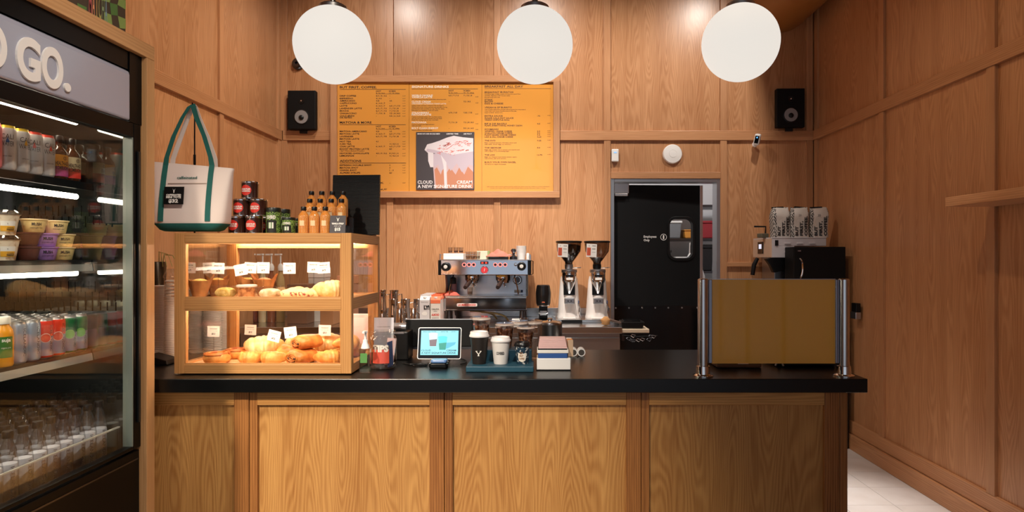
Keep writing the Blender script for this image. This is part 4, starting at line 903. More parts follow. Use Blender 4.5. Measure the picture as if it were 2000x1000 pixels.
# ---- tote on its stand
ts = thing('tote_stand', 'black metal hanging stand inside the tote bag', 'stand', (-1.495, 2.745, TZ)); MB().box(-.016, .11, -.012, .11, 0, .004).build('base_plate', blackm, ts, bev=.001)
MB().lathe([(.0035, .004), (.0035, .30), (.0052, .302), (.0052, .345)], n=10).tube([(0, 0, .345), (0, 0, .538), (.012, -.03, .543), (.038, -.085, .541), (.041, -.093, .548)], .003, 8).build('pole', blackm, ts)
tt = thing('tote_bag', 'cream canvas tote bag with teal handles and base above the case', 'tote bag', (-1.466, 2.675, TZ+.008))
lev = [(.0, .112, .030), (.006, .126, .046), (.032, .150, .054), (.042, .153, .054), (.10, .158, .050), (.18, .165, .038), (.25, .172, .024), (.275, .176, .017), (.281, .1765, .016)]
n = 40; v = []; fs = []; mi = []
def oval(w_, d_, i):
    a = 2*math.pi*i/n; ca, sa = math.cos(a), math.sin(a); return (w_*math.copysign(abs(ca)**.35, ca), d_*math.copysign(abs(sa)**.55, sa))
for k, (z, w_, d_) in enumerate(lev):
    for i in range(n):
        x, y = oval(w_, d_, i); zz = z+(.014*(-x/.17)*(k >= 7))+.003*math.sin(9*x*10)*(k in (4, 5)); v.append((x, y, zz))
mb = MB()
for k in range(len(lev)-1):
    fs = []
    for i in range(n): j = (i+1) % n; fs.append((k*n+i, k*n+j, (k+1)*n+j, (k+1)*n+i))
    mb_ = fs
    b = len(mb.v)
    mb.f += mb_; mb.m += [1 if k < 2 else 0]*n; mb.sm += [True]*n
mb.v = list(v); mb.f.append(tuple(range(n))[::-1]); mb.m.append(1); mb.sm.append(False)
mb.build('bag_body', [canvas, teal], tt, ang=60)
fy = lambda z: -(.054-(.030 if z > .2 else .012 if z > .1 else 0)*1.0)
def dfront(z):
    for (a, w1, d1), (b_, w2, d2) in zip(lev, lev[1:]):
        if a <= z <= b_: return d1+(d2-d1)*(z-a)/(b_-a)
    return lev[-1][2]
for s in (-1, 1):
    x0 = s*.103 if s < 0 else .092
    pts = [(x0, -dfront(z)-.002, z) for z in (.040, .08, .12, .16, .20, .24, .278)]
    top = [(x0*.95, -.020, .31), (x0*.66, -.021, .40), (x0*.30, -.020, .48), (x0*.08+.006, -.019, .527), (.011, -.018, .536)]
    MB().strip(pts+top, [Vector((.0105, 0, 0))]*7+[Vector((.0105, 0, .004*s*-1))]*2+[Vector((.0095, 0, .003))]*3, th=.003).build('handle', teal, tt)
    top = [(x0*.95, .020, .27), (x0*.92, .021, .31), (x0*.60, .019, .40), (x0*.26, .010, .48), (x0*.06+.008, -.005, .527), (.011, -.012, .534)]
    MB().strip(top, Vector((.0105, 0, 0)), th=.003).build('handle', canvas, tt)
zp_ = .200
MB().box(-.082, .078, -dfront(zp_)-.0032, -dfront(zp_)-.0005, zp_-.0015, zp_+.0015).build('pocket_seam', mat('seam_shade', (190, 166, 150), .9), tt)
MB().text('caffeinated', front(-.005, -dfront(.225)-.0036, .219), .011, 1.1, .02, 'C', width=.084).build('lettering', teal, tt)
t = thing('price_card', 'black card reading mini tote with a price pinned on the tote bag', 'price card', (-1.466-.045, 2.675-.063, TZ+.008+.11)); MB().box(-.041, .041, -.001, .001, 0, .074).build('card', blackm, t, rot=(R(-6), 0, 0))
tl_ = [('CAFFEINATED', .036, .0065, .062), ('MINI TOTE', .0255, .0085, .062), ('$32', .0075, .0130, .040)]
for s, z, cap, w_ in tl_: MB().text(s, front(.0, -.0016, z), cap, 1, .05, 'C', width=w_).build('lettering', lblw, t, rot=(R(-6), 0, 0))
MB().poly([(-.006, -.0016, .066), (0, -.0016, .058), (.006, -.0016, .066), (.002, -.0016, .056), (.002, -.0016, .048), (-.002, -.0016, .048), (-.002, -.0016, .056)]).build('stag_mark', lblw, t, rot=(R(-6), 0, 0))
# ---- red label tins
tinb = mat('dark_cocoa', (52, 24, 16), .25, coat=.3); r = .0362; TH = .0755
def tin(label, loc, rz=0):
    t = thing('cookie_tin', label, 'tin', loc, rz, 'red labelled tins in a pyramid')
    MB().lathe([(0, .001), (r*.94, 0), (r, .004), (r*.97, .007), (r*.97, TH-.008)], n=28).build('tin_body', tinb, t)
    MB().lathe([(r*.97, TH-.008), (r, TH-.007), (r*1.02, TH-.002), (r*.98, TH), (r*.9, TH-.001), (0, TH-.0015)], n=28).build('rim', chrome, t); MB().lathe([(r*.96, 0), (r*1.005, .001), (r*1.005, .005), (r*.975, .006)], n=28).build('base_rim', chrome, t)
    mb = MB(); fn = wrap(r*.97+.0006, .037); m_ = 24
    for k in range(4):
        for i in range(m_):
            a, b = 2*math.pi*i/m_, 2*math.pi*(i+1)/m_
            q = [(k/4, a), ((k+1)/4, a), ((k+1)/4, b), (k/4, b)]; mb.add([fn(.0245*s*math.cos(e), .0225*s*math.sin(e)) for s, e in q], [(0, 1, 2, 3)], 0, True)
    mb.build('oval_label', red, t)
    o = MB().text('SUGAR PLUM', wrap(r*.97+.0014, .0385), .0062, 1, .05, 'C', width=.040).text('WHITE MOCHA', wrap(r*.97+.0014, .0295), .0062, 1, .05, 'C', width=.040).build('lettering', lblw, t); o['kind'] = 'stuff'
    return t
yT = 2.75
tin('red labelled tin at the bottom left of the pyramid', (at(463, yT), yT, TZ), R(-8)); tin('red labelled tin at the bottom right of the pyramid', (at(496.5, yT), yT, TZ), R(-4)); tin('dark tin peeking out behind the bottom right tin', (at(512, 2.84), 2.84, TZ), R(10))
tin('red labelled tin on the left of the middle layer', (at(472.5, yT), yT, TZ+TH), R(-6)); tin('red labelled tin on the right of the middle layer', (at(505.5, yT), yT, TZ+TH), R(-9)); tin('red labelled tin at the very top of the pyramid', (at(488.5, yT), yT, TZ+2*TH), R(-7))
# ---- green checked matcha tins
def chk(nm):
    m = mat(nm, (22, 30, 20), .45); nt = m.node_tree; b = nt.nodes['Principled BSDF']; tc = nt.nodes.new('ShaderNodeTexCoord'); ns = nt.nodes.new('ShaderNodeTexNoise'); ns.inputs['Scale'].default_value = 40
    wv = nt.nodes.new('ShaderNodeTexChecker'); wv.inputs['Scale'].default_value = 170; wv.inputs['Color1'].default_value = lin((26, 34, 20)); wv.inputs['Color2'].default_value = lin((140, 176, 84))
    mx = nt.nodes.new('ShaderNodeMix'); mx.data_type = 'VECTOR'; mx.inputs['Factor'].default_value = .04
    nt.links.new(tc.outputs['Object'], mx.inputs[4]); nt.links.new(tc.outputs['Object'], ns.inputs['Vector']); nt.links.new(ns.outputs['Color'], mx.inputs[5]); nt.links.new(mx.outputs[1], wv.inputs['Vector']); nt.links.new(wv.outputs['Color'], b.inputs['Base Color']); return m
gchk = chk('green_check_print')
def mtin(label, loc, r, h):
    t = thing('matcha_tin', label, 'tin', loc, 0, 'green checked tins beside the bottles')
    MB().lathe([(0, .001), (r*.96, 0), (r, .003), (r, h*.84)], n=24).build('tin_body', gchk, t); MB().lathe([(r*.99, h*.83), (r*1.02, h*.84), (r*1.02, h-.003), (r*.98, h), (0, h)], n=24).build('lid', mat('tin_lid', (20, 26, 18), .35), t)
    mb = MB(); n = 8
    for i in range(n):
        a, b = R(-42+84*i/n), R(-42+84*(i+1)/n); r2 = r+.0005
        mb.add([(r2*math.sin(s), -r2*math.cos(s), q) for s, q in ((a, 0.004), (b, .004), (b, h*.52), (a, h*.52))], [(0, 1, 2, 3)], 1, True)
        if 1 < i < 6:
            r2 = r+.0009
            mb.add([(r2*math.sin(s), -r2*math.cos(s), q) for s, q in ((a, h*.2), (b, h*.2), (b, h*.43), (a, h*.43))], [(0, 1, 2, 3)], 0 if i % 2 else 2, True)
    mb.build('paper_label', [lblw, mat('tin_label_dark', (24, 26, 20), .5), mat('tin_label_green', (120, 150, 110), .5)], t); MB().text('COVERED', wrap(r+.0012, h*.57), h*.12, 1, .04, 'C', width=r*1.35).build('lettering', lblw, t); return t
mtin('tall green checked tin beside the red tins', (at(534.5, 2.745), 2.745, TZ), .031, .113); mtin('tall green checked tin standing behind the small one', (at(553, 2.83), 2.83, TZ), .031, .113)
mtin('small green checked tin in front of the tall tins', (at(564, 2.745), 2.745, TZ), .028, .071); mtin('small green checked tin behind, next to the amber bottles', (at(577, 2.82), 2.82, TZ), .027, .071)
# ---- amber syrup bottles on clear risers
rs = thing('clear_riser', 'clear stepped riser under the amber bottles', 'riser', (0, 0, TZ))
for x0, x1, y0, y1, z in ((-1.04, -.842, 2.762, 2.820, .039), (-1.05, -.842, 2.8205, 2.885, .079)):
    MB().box(x0, x1, y0, y1, z-.003, z).build('step', acrylic, rs)
    MB().box(x0, x0+.003, y0, y1, 0, z-.003).build('step_side', acrylic, rs); MB().box(x1-.003, x1, y0, y1, 0, z-.003).build('step_side', acrylic, rs); MB().box(x0+.003, x1-.003, y1-.003, y1, 0, z-.003).build('step_back', acrylic, rs)
syr = mat('amber_syrup', (206, 122, 48), .12, coat=.6, noise=((222, 150, 72), 30, .3, .7)); swl = mat('swirl_print', (236, 206, 160), .5)
def syrup(label, loc):
    t = thing('syrup_bottle', label, 'bottle', loc, 0, 'amber bottles in three rows'); r = .0225
    MB().lathe([(0, .001), (r*.92, 0), (r, .004), (r, .070), (r*.93, .080), (r*.6, .092), (r*.40, .096), (r*.40, .102)], n=22).build('bottle_body', syr, t); MB().lathe([(r*.5, .1005), (r*.52, .1015), (r*.52, .115), (r*.47, .117), (0, .117)], n=16).build('cap', capb, t)
    mb = MB(); n = 6; r2 = r+.0004
    for i in range(n):
        a, b = R(-26+52*i/n), R(-26+52*(i+1)/n); mb.add([(r2*math.sin(s), -r2*math.cos(s), q) for s, q in ((a, .034), (b, .034), (b, .056), (a, .056))], [(0, 1, 2, 3)], 0, True)
    mb.build('paper_label', swl, t); mb = MB()
    for z in [.006+.0062*k for k in range(12)]:
        for i in range(7):
            a = R(-78+26*i+(13 if int(z*1000) % 2 else 0)); fn = wrap(r+.0004, z, a); mb.poly([fn(-.0035, 0), (fn(.003, .0022)), fn(.0035, .0034), fn(-.003, .0012)])
    o = mb.build('swirl_print', swl, t); o['kind'] = 'stuff'
    return note(t)
rows_ = [(2.73, 0, (593, 614, 635.5), 'front row'), (2.79, .0395, (605, 625.5, 647, 667), 'middle row'), (2.852, .0795, (608.5, 628.5, 649, 670), 'back row')]
s0 = None; od = ['leftmost', 'second from the left', 'third from the left', 'fourth from the left']
for Y, dz, ps_, rn in rows_:
    for k, px in enumerate(ps_):
        lb = 'amber syrup bottle with black cap, %s in the %s' % (od[k], rn); loc = (at(px, Y), Y, TZ+dz)
        if s0 is None: s0 = syrup(lb, loc)
        else: dup(s0, loc, label=lb)
t = thing('price_card', 'small dark card leaning before the amber bottles', 'price card', (at(659, 2.69), 2.69, TZ+.002), R(4)); o = MB().box(-.033, .033, -.001, .001, 0, .076).build('card', mat('card_plum', (40, 30, 38), .5), t, rot=(R(-10), 0, 0))
MB().text('VANILLA SYRUP', front(0, -.0016, .037), .007, 1, .05, 'C', width=.050).text('simple syrup', front(0, -.0016, .028), .005, 1, .0, 'C', width=.03).text('$15', front(0, -.0016, .010), .012, 1, .05, 'C', width=.024).build('lettering', lblw, t, rot=(R(-10), 0, 0))
MB().poly([(-.007, -.0016, .068), (0, -.0016, .060), (.007, -.0016, .068), (.002, -.0016, .057), (.002, -.0016, .051), (-.002, -.0016, .051), (-.002, -.0016, .057)]).build('stag_mark', lblw, t, rot=(R(-10), 0, 0))
# ---- black ribbed board
t = thing('ribbed_board', 'black ribbed panel standing at the right end of the case top', 'panel', (-.862, 2.985, TZ+.004), R(-4))
mb = MB().box(-.114, .114, -.006, .006, 0, .285)
for k in range(40): mb.box(-.114, .114, -.0085, -.006, .003+k*.007, .0068+k*.007)
mb.build('panel_board', mat('ribbed_black', (16, 16, 15), .35), t, rot=(R(-3), 0, 0)); MB().box(-.08, .08, .0, .06, -.003, .001).build('foot', black, t)
# ================================================================== on the service counter
CT = ZT+.0005
# ---- nested paper cups in stacks left of and behind the case
cupw = mat('paper_cup_white', (232, 226, 220), .6); cupk = mat('paper_cup_shadow', (188, 178, 170), .7)
def cup_mesh(r):
    return MB().lathe([(0, 0), (r*.93, 0), (r*.93, .0048), (r*1.04, .005), (r*1.05, .0068), (r*1.03, .0082), (r*.9, .0082), (0, .0078)], n=18)
pr0 = cup_mesh(.038).build('paper_cup', cupw); first = True
for px, Y, nn, r_, lb in ((316, 3.12, 41, 1.0, 'white paper cup in the tall stack next to the oak surround'), (335, 3.05, 35, .85, 'white paper cup in the stack squeezed beside the pastry case'), (386, 3.22, 38, 1.0, 'white paper cup in the leftmost stack seen through the case'), (415, 3.20, 40, 1.12, 'white paper cup in the wide stack seen through the case'), (441, 3.26, 40, 1.05, 'white paper cup in the stack behind the rear case post')):
    for k in range(nn):
        o = pr0 if first else dup(pr0, kids=[]); first = False
        o.location = (X(px, Y), Y, CT+.0085*k); o.scale = (r_, r_, 1); o.rotation_euler = (0, 0, random.random()); tag(o, lb, 'paper cup', 'paper cups in '+lb.split(' in ')[1])
t = thing('cup_holder_base', 'black wedge shaped tray on the counter left of the case', 'tray', (X(322, 2.90), 2.90, CT)); MB().prism([(-.06, 0), (.04, 0), (.035, .02), (-.06, .045)], -.05, .05).build('tray_body', black, t, bev=.003)
t = thing('dark_vase', 'dark bronze vase with dry grass behind the cup stacks', 'vase', (X(311, 3.24)-.012, 3.24, CT)); MB().lathe([(0, .002), (.036, 0), (.04, .01), (.043, .46), (.040, .465), (.038, .46), (.035, .02), (0, .02)], n=24).build('vase_body', mat('bronze', (64, 50, 34), .3, .6), t)
rr = random.Random(2)
grass_m = mat('dry_grass', (150, 136, 78), .8)
for k in range(7):
    a = rr.uniform(-1.2, 1.2); pts = [(0, 0, .03), (.012*a, 0, .3), (.04*a, -.01, .50+.02*k/7), (.085*a, -.02, .52-.02*abs(a)), (.12*a, -.03, .44)]
    MB().tube([Vector(pts[i]).lerp(Vector(pts[i+1]), s/4) for i in range(4) for s in range(4)]+[pts[-1]], .0016, 5).build('grass_stem', grass_m, t)
t = thing('straw_sleeve', 'clear plastic sleeve of lids standing beside the pastry case', 'sleeve', (X(334, 3.05), 3.05, CT+.0085*35+.0005)); MB().lathe([(.028, 0), (.030, .09), (.034, .092), (.034, .1), (.02, .13), (.012, .135), (0, .135)], n=18).build('sleeve_film', clearcup, t)
for k in range(5): MB().lathe([(.026, .006+k*.016), (.027, .012+k*.016), (.02, .017+k*.016), (0, .017+k*.016)], n=16).build('cup_lid', white, t)
# ---- hand sanitiser
t = thing('pump_bottle', 'clear pump bottle with green print at the corner of the case', 'pump bottle', (X(713.5, 2.665), 2.665, CT))
MB().prism(rrect(-.0225, .0225, 0, .105, .004, 3), -.016, .016).build('bottle_body', clearcup, t, bev=.003); MB().prism(rrect(-.020, .020, .004, .06, .004, 3), -.013, .013).build('gel', pane('gel', (.82, .9, .82), .03, .2), t)
MB().box(-.017, .012, -.0168, -.0162, .045, .085).build('green_print', mat('leaf_green', (84, 138, 70), .6), t); MB().box(.016, .0225, -.0168, -.0162, .03, .08).build('dark_print', ink, t)
MB().lathe([(.018, .104), (.015, .118), (.010, .128), (.010, .14), (.0055, .141), (.0055, .168), (.009, .169), (.009, .178), (0, .179)], n=16).box(-.005, .005, -.03, 0, .170, .178).build('pump', white, t)
# ---- tips jar
jarg = pane('jar_glass', (.985, .98, .97), .03, .45)
t = thing('tips_jar', 'glass tip jar with a red TIPS card beside the pastry case', 'jar', (X(748.5, 2.78), 2.78, CT)); r = .059
MB().shell([(0, .003), (r*.8, .0), (r*.97, .008), (r, .02), (r, .125), (r*.95, .138), (r*.80, .146), (r*.80, .152), (r*.93, .154), (r*.95, .160), (r*.90, .166), (r*.84, .166), (r*.76, .15), (r*.90, .136), (r*.95, .124), (r*.95, .018), (r*.8, .008), (0, .010)], n=36).build('jar_glass', jarg, t)
MB().lathe([(r*.7, .002), (r*.9, .004), (r*.92, .010), (r*.6, .012), (0, .012)], n=30).build('thick_base', pane('thick_glass', (.8, .78, .74), .15, .5), t)
n = 12; mb = MB(); r2 = r*.90
for i in range(n):
    a, b = R(-42+84*i/n), R(-42+84*(i+1)/n)
    for z0, z1, m_ in ((.028, .088, 0), (.088, .104, 1)): mb.add([(r2*math.sin(s), -r2*math.cos(s), q) for s, q in ((a, z0), (b, z0), (b, z1), (a, z1))], [(0, 1, 2, 3)], m_, True)
mb.build('tip_card', [mat('tip_card_red', (214, 84, 66), .6), mat('tip_card_grey', (110, 96, 90), .6)], t); MB().text('TIPS', wrap(r2+.0012, .080), .026, 1, .06, 'C', width=.072).build('lettering', lblw, t)
MB().box(-.02, .02, -.002, .002, .012, .13).build('banknote', pink, t, (.018, .015, 0), (0, R(8), R(30))); MB().box(-.02, .02, -.001, .001, .012, .12).build('banknote', mat('blue_note', (70, 84, 130), .7), t, (.036, -.012, 0), (0, R(-4), R(70)))
# ---- white notice card in a clear holder behind the jar
t = thing('notice_card', 'white blank looking notice card behind the tip jar', 'notice', (X(749, 2.95), 2.95, CT)); MB().box(-.046, .046, -.001, .001, .003, .205).build('card', mat('notice_white', (236, 234, 240), .7), t, rot=(R(-3), 0, 0)); MB().box(-.049, .049, -.004, -.0015, 0, .208).build('holder', acrylic, t, rot=(R(-3), 0, 0)); MB().box(-.049, .049, -.03, .03, 0, .003).build('holder_foot', acrylic, t)
o = MB().text('PLEASE ORDER HERE', front(0, -.0015, .16), .004, 1, 0, 'C', width=.06).build('lettering', tagink, t, rot=(R(-3), 0, 0))
t = thing('notice_card', 'pink and white framed notice behind the right side of the case', 'notice', (X(699, 3.16), 3.16, CT)); MB().box(-.05, .05, -.002, .002, .002, .20).build('card', pink, t); MB().box(-.055, -.05, -.003, .003, 0, .205).box(.05, .055, -.003, .003, 0, .205).box(-.05, .05, -.003, .003, .2, .205).build('frame', white, t)
# ---- receipt printer, monitor, tablet, reader
t = thing('receipt_printer', 'black receipt printer half hidden behind the tip jar', 'printer', (X(786, 3.05), 3.05, CT)); MB().box(-.045, .04, -.06, .06, 0, .135).build('printer_body', black, t, bev=.006); MB().box(-.04, .02, -.062, -.059, .125, .1345).build('paper_slot', brushed, t); MB().lathe([(.02, -.03), (.02, .03)], (-.01, .0, .152), 16, axis='x').build('paper_roll', brushed, t)
t = thing('order_monitor', 'black order screen seen from behind beside the tablet', 'monitor', (X(857, 3.14), 3.14, CT)); MB().box(-.168, .168, -.012, .012, .042, .178).build('screen_case', blackm, t, rot=(R(-8), 0, 0), bev=.004); MB().box(-.168, .168, -.0125, .0125, .176, .180).build('top_edge', brushed, t, rot=(R(-8), 0, 0))
MB().box(-.04, .04, -.012, .012, .0, .06).build('neck', black, t, (0, .03, 0)); MB().box(-.10, .10, -.06, .07, 0, .008).build('foot', mat('monitor_foot', (180, 160, 130), .4, .3), t, bev=.003); MB().box(-.16, .16, -.01, .01, .030, .042).build('lower_trim', dsteel, t, rot=(R(-8), 0, 0))
t = thing('tablet', 'white rimmed tablet showing two iced drinks on a cyan screen', 'tablet', (X(857.5, 2.88), 2.88, CT+.022)); TR = (R(-14), 0, 0)
bd = MB().prism(rrect(-.100, .100, 0, .146, .009), -.004, .004).build('tablet_body', mat('tablet_silver', (214, 212, 212), .3, .6), t, rot=TR, bev=.001)
MB().prism(rrect(-.0965, .0965, .0035, .1425, .007), -.0046, -.0038).build('bezel', blackg, bd)
scr = mat('screen_cyan', (120, 196, 214), .25, emit=.62); MB().box(-.086, .086, -.0050, -.0044, .019, .131).build('screen', scr, bd)
def em(nm, c): return mat(nm, c, .3, emit=.6)
sm = [em('scr_dark', (34, 74, 92)), em('scr_teal', (20, 128, 118)), em('scr_pale', (168, 220, 226)), em('scr_brown', (96, 84, 96)), em('scr_shade', (70, 160, 190)), em('scr_foam', (60, 186, 196))]
mb = MB(); sp_ = lambda pts, m, d=0: mb.poly([(a, -.0052-d, b) for a, b in pts][::-1], m)
sp_([(.02, .045), (.03, .075), (.076, .078), (.070, .066), (.04, .05)], 4)
for x, mt_, mf in ((-.030, 3, 2), (.014, 1, 5)):
    z0 = .058 if x < 0 else .042
    sp_([(x-.020, z0+.058), (x+.021, z0+.058), (x+.015, z0), (x-.014, z0)], mf, .0002); sp_([(x-.017, z0+.030), (x+.018, z0+.034), (x+.015, z0+.001), (x-.014, z0+.001)], mt_, .0004); sp_([(x-.022+.022*math.cos(k*.5)+.022, z0+.058+.006*math.sin(k*.5)) for k in range(12)][::-1], 2 if x < 0 else 5, .0006)
mb.build('drink_picture', sm, bd)
for s, x, z, cap, w_, al in (('CLOUD', -.082, .036, .008, .044, 'L'), ('CREAM', .078, .036, .008, .045, 'R'), ('A NEW SIGNATURE DRINK', -.082, .0245, .008, .160, 'L'), ('SERVED HOT, ICED OR COLD BREW', -.078, .124, .003, .062, 'L'), ('LIMITED TIME', .004, .124, .003, .034, 'L'), ('ASK FOR IT', .076, .124, .003, .024, 'R')): MB().text(s, front(x, -.0058, z), cap, 1, .02, al, width=w_).build('lettering', sm[0], bd)
MB().prism([(-.01, 0), (.07, 0), (.03, .08), (.02, .08)], -.04, .04, 'x').build('tablet_foot', dsteel, t, (0, .012, -.0215))
t = thing('card_reader', 'small black card reader with a blue top before the tablet', 'card reader', (X(858, 2.81), 2.81, CT)); MB().prism(rrect(-.042, .042, -.035, .035, .012), 0, .020, 'z').build('reader_base', blackg, t, bev=.004); MB().prism(rrect(-.036, .036, -.025, .03, .012), .020, .034, 'z').build('reader_top', mat('reader_blue', (96, 132, 186), .2, coat=.5), t, bev=.005)
def cable(label, pts, r_=.0025, name='cable'):
    P_ = [Vector(p) for p in pts]; q = []
    for i in range(len(P_)-1):
        p0, p1, p2, p3 = P_[max(i-1, 0)], P_[i], P_[i+1], P_[min(i+2, len(P_)-1)]
        for k in range(8):
            s = k/8; q.append(.5*((2*p1)+(-p0+p2)*s+(2*p0-5*p1+4*p2-p3)*s*s+(-p0+3*p1-3*p2+p3)*s**3))
    q.append(P_[-1]); return tag(MB().tube(q, r_, 7).build(name, black), label, 'cable')
zc = CT+.003
cable('black cable curling on the counter behind the tip jar', [(-.62, 2.90, zc), (-.58, 2.86, zc), (-.53, 2.88, zc), (-.50, 2.83, zc), (-.545, 2.81, zc), (-.56, 2.85, zc), (-.50, 2.87, zc)]); cable('black cable running from tablet to cup tray', [(-.35, 2.86, zc), (-.33, 2.90, zc), (-.34, 2.97, zc), (-.38, 3.02, zc)])
# ---- teal tray with sample cups
ty = thing('cup_tray', 'teal two step tray holding the sample cups', 'tray', (X(976, 2.68), 2.68, CT)); teal_p = mat('teal_board', (30, 74, 92), .45)
MB().box(-.144, .144, .0, .155, 0, .024).build('lower_step', teal_p, ty, bev=.003); MB().box(-.139, .135, .155, .26, 0, .072).build('upper_step', teal_p, ty, bev=.003)
s1, s2 = CT+.0245, CT+.0725; lidw = mat('white_cup_lid', (236, 232, 230), .4); lidk = mat('black_cup_lid', (18, 18, 19), .3)
def hotcup(label, x, y, z, h, r, body, lid, deco=None):
    t = thing('takeaway_cup', label, 'cup', (x, y, z), 0, 'sample cups on the teal tray'); hb = h*.86
    MB().lathe([(0, .003), (r*.68, .003), (r*.70, 0), (r*.71, .001), (r*.95, hb)], n=28).build('cup_body', body, t)
    MB().lathe([(r*.97, hb-.004), (r*1.05, hb-.003), (r*1.05, hb+.003), (r*.98, hb+.006), (r*.95, h-.003), (r*.90, h), (r*.84, h), (r*.80, h-.006), (0, h-.006)], n=28).build('lid', lid, t)
    if deco: deco(t, lambda z_: r*(.71+.24*z_/hb)+.0006)
    return t
def antlers(t, rf):
    mb = MB(); q = lambda pts: mb.poly([(x, -rf(z)*math.cos(x/rf(z))-.0006, z) for x, z in pts])
    for s in (-1, 1):
        pts = [(0, .044), (s*.004, .047), (s*.013, .058), (s*.011, .061), (s*.0085, .0575), (s*.0075, .061), (s*.0055, .060), (s*.006, .055), (0, .048)]; q(pts if s > 0 else pts[::-1])
    q([(-.004, .037), (0, .037), (0, .048), (-.002, .046)][::1]); q([(0, .037), (.004, .037), (.002, .046), (0, .048)]); mb.build('antler_mark', lblw, t)
hotcup('tall black paper cup with a white lid and antler mark', X(936, 2.755), 2.755, s1, .141, .0415, mat('black_paper_cup', (34, 28, 24), .5), lidw, antlers)
hotcup('plain white paper cup with a white lid in the tray middle', X(978, 2.755), 2.755, s1, .117, .0425, mat('white_paper_cup', (230, 224, 218), .55), lidw, lambda t, rf: MB().text('COVERED', wrap(rf(.048), .044), .011, 1, .05, 'C', width=.036).build('lettering', inkc, t))
def shield(t, rf):
    mb = MB(); r0 = rf(.035)+.0008
    pts = [(-.018, .058), (.018, .058), (.019, .030), (.014, .016), (0, .010), (-.014, .016), (-.019, .030)]; fn = wrap(r0, 0); mb.disc(fn, [((a-pts[k-1][0])*.5+pts[k-1][0], (b-pts[k-1][1])*.5+pts[k-1][1]) if h_ == 0 else (a, b) for k, (a, b) in enumerate(pts) for h_ in (0, 1)][::-1]); mb.build('shield', mat('shield_cream', (228, 220, 206), .5), t)
    for s, z in (('BUT', .045), ('FIRST', .033), ('COFFEE', .021)): MB().text(s, wrap(r0+.0008, z, -.1), .008, 1, .03, 'C', width={'BUT': .013, 'FIRST': .018, 'COFFEE': .025}[s]).build('lettering', mat('shield_ink', (140, 92, 40), .5), t)
hotcup('small dark blue cup with a cream shield and black lid', X(1020, 2.755), 2.755, s1, .094, .0345, mat('navy_print_cup', (24, 52, 70), .5, noise=((214, 214, 208), 110, .56, .60)), lidk, shield)
coffee_m = mat('iced_coffee', (74, 38, 20), .25, noise=((168, 116, 84), 70, .48, .66)); cuplid = mat('translucent_lid', (214, 204, 198), .3); icem = pane('ice', (.85, .8, .76), .1, .4)
def iced(label, x, y, z, h, r, fill=.78, coffee=True):
    t = thing('iced_cup', label, 'cup', (x, y, z), 0, 'clear iced drink cups'); rf = lambda z_: r*(.70+.30*z_/h)
    MB().shell([(0, .002), (rf(0)*.97, 0), (rf(0), .003), (rf(h*.9), h*.9), (r*1.03, h*.905), (r*1.05, h*.93), (r*.98, h*.95), (r*.94, h), (r*.4, h*1.0), (r*.38, h*.985), (0, h*.985)], n=26).build('clear_cup', clearcup, t)
    MB().lathe([(r*1.0, h*.905), (r*1.04, h*.92), (r*1.0, h*.945), (r*.97, h*.95)], n=26).build('lid_ring', cuplid, t)
    if coffee:
        MB().lathe([(0, .004), (rf(0)*.93, .004), (rf(h*fill)*.94, h*fill), (0, h*fill)], n=24).build('coffee', coffee_m, t); rr = random.Random(label)
        for k in range(4): MB().box(-.009, .009, -.009, .009, -.009, .009).build('ice_cube', icem, t, (rr.uniform(-.5, .5)*r, rr.uniform(-.5, .3)*r, h*fill+.004), (rr.random(), rr.random(), rr.random()), bev=.002)
    return t
iced('tall iced coffee behind the black cup', X(940, 2.87), 2.87, s2, .146, .0425, .74); iced('iced coffee behind the white cup', X(986, 2.88), 2.88, s2, .116, .043, .80); iced('iced coffee in front right on the tray behind the blue cup', X(1027, 2.885), 2.885, s2, .100, .041, .74)
iced('empty clear cup behind the tray on the counter', X(1013, 3.02), 3.02, CT, .185, .046, coffee=False); iced('empty clear cup nearest the steel pot', X(1042, 3.06), 3.06, CT, .182, .045, coffee=False); iced('empty clear cup half hidden behind the middle iced coffee', X(985, 3.05), 3.05, CT, .16, .044, coffee=False)
# ---- napkin caddy with packets
t = thing('napkin_caddy', 'white caddy with pink napkins and a blue band beside the tray', 'caddy', (X(1081.5, 2.72), 2.72, CT))
MB().box(-.073, .073, 0, .12, .003, .052).build('box', white, t, bev=.003); MB().box(-.076, .074, -.002, .122, 0, .004).build('base', black, t); MB().box(-.068, .060, .004, .10, .052, .074).build('blue_pack', mat('blue_pack', (44, 84, 150), .5), t, bev=.003); MB().box(-.072, .064, .002, .105, .074, .088).build('white_tray', lblw, t, bev=.002)
MB().box(-.068, .058, .006, .10, .088, .094).build('dark_gap', blackm, t)
for k in range(9): MB().box(-.066+.0006*k, .058-.0008*k, .006+.003*k, .11, .094+.0045*k, .0978+.0045*k).build('napkin', pink, t)
for k in range(6):
    MB().box(-.010, .012, -.0025, .0025, .052, .125-.004*(k % 2)).build('sugar_packet', [mat('packet_tan', (190, 160, 130), .7), mat('packet_white', (226, 214, 200), .7), mat('packet_orange', (222, 130, 50), .7)][k % 3], t, (.074-.001*k, .03+.018*k, .003), (R(-8), 0, 0))
t = thing('receipt_rolls', 'pair of white till rolls lying on the counter by the caddy', 'till rolls', (X(1128, 3.10), 3.10, CT))
for k, s in enumerate((-1, 1)):
    rl = MB().lathe([(.008, 0), (.0195, 0), (.0195, .06), (.008, .06)], (s*.0195, .06, .0195), 22, axis='y').build('paper_roll', paper, t); MB().lathe([(.009, 0), (.009, .001), (.0065, .001)], (s*.0195, -.0005, .0195), 14, axis='y').build('roll_core', tagink, rl); MB().lathe([(.0145, 0), (.0145, .0008), (.0135, .0008)], (s*.0195, -.0003, .0195), 18, axis='y').build('roll_seam', tagink, rl)
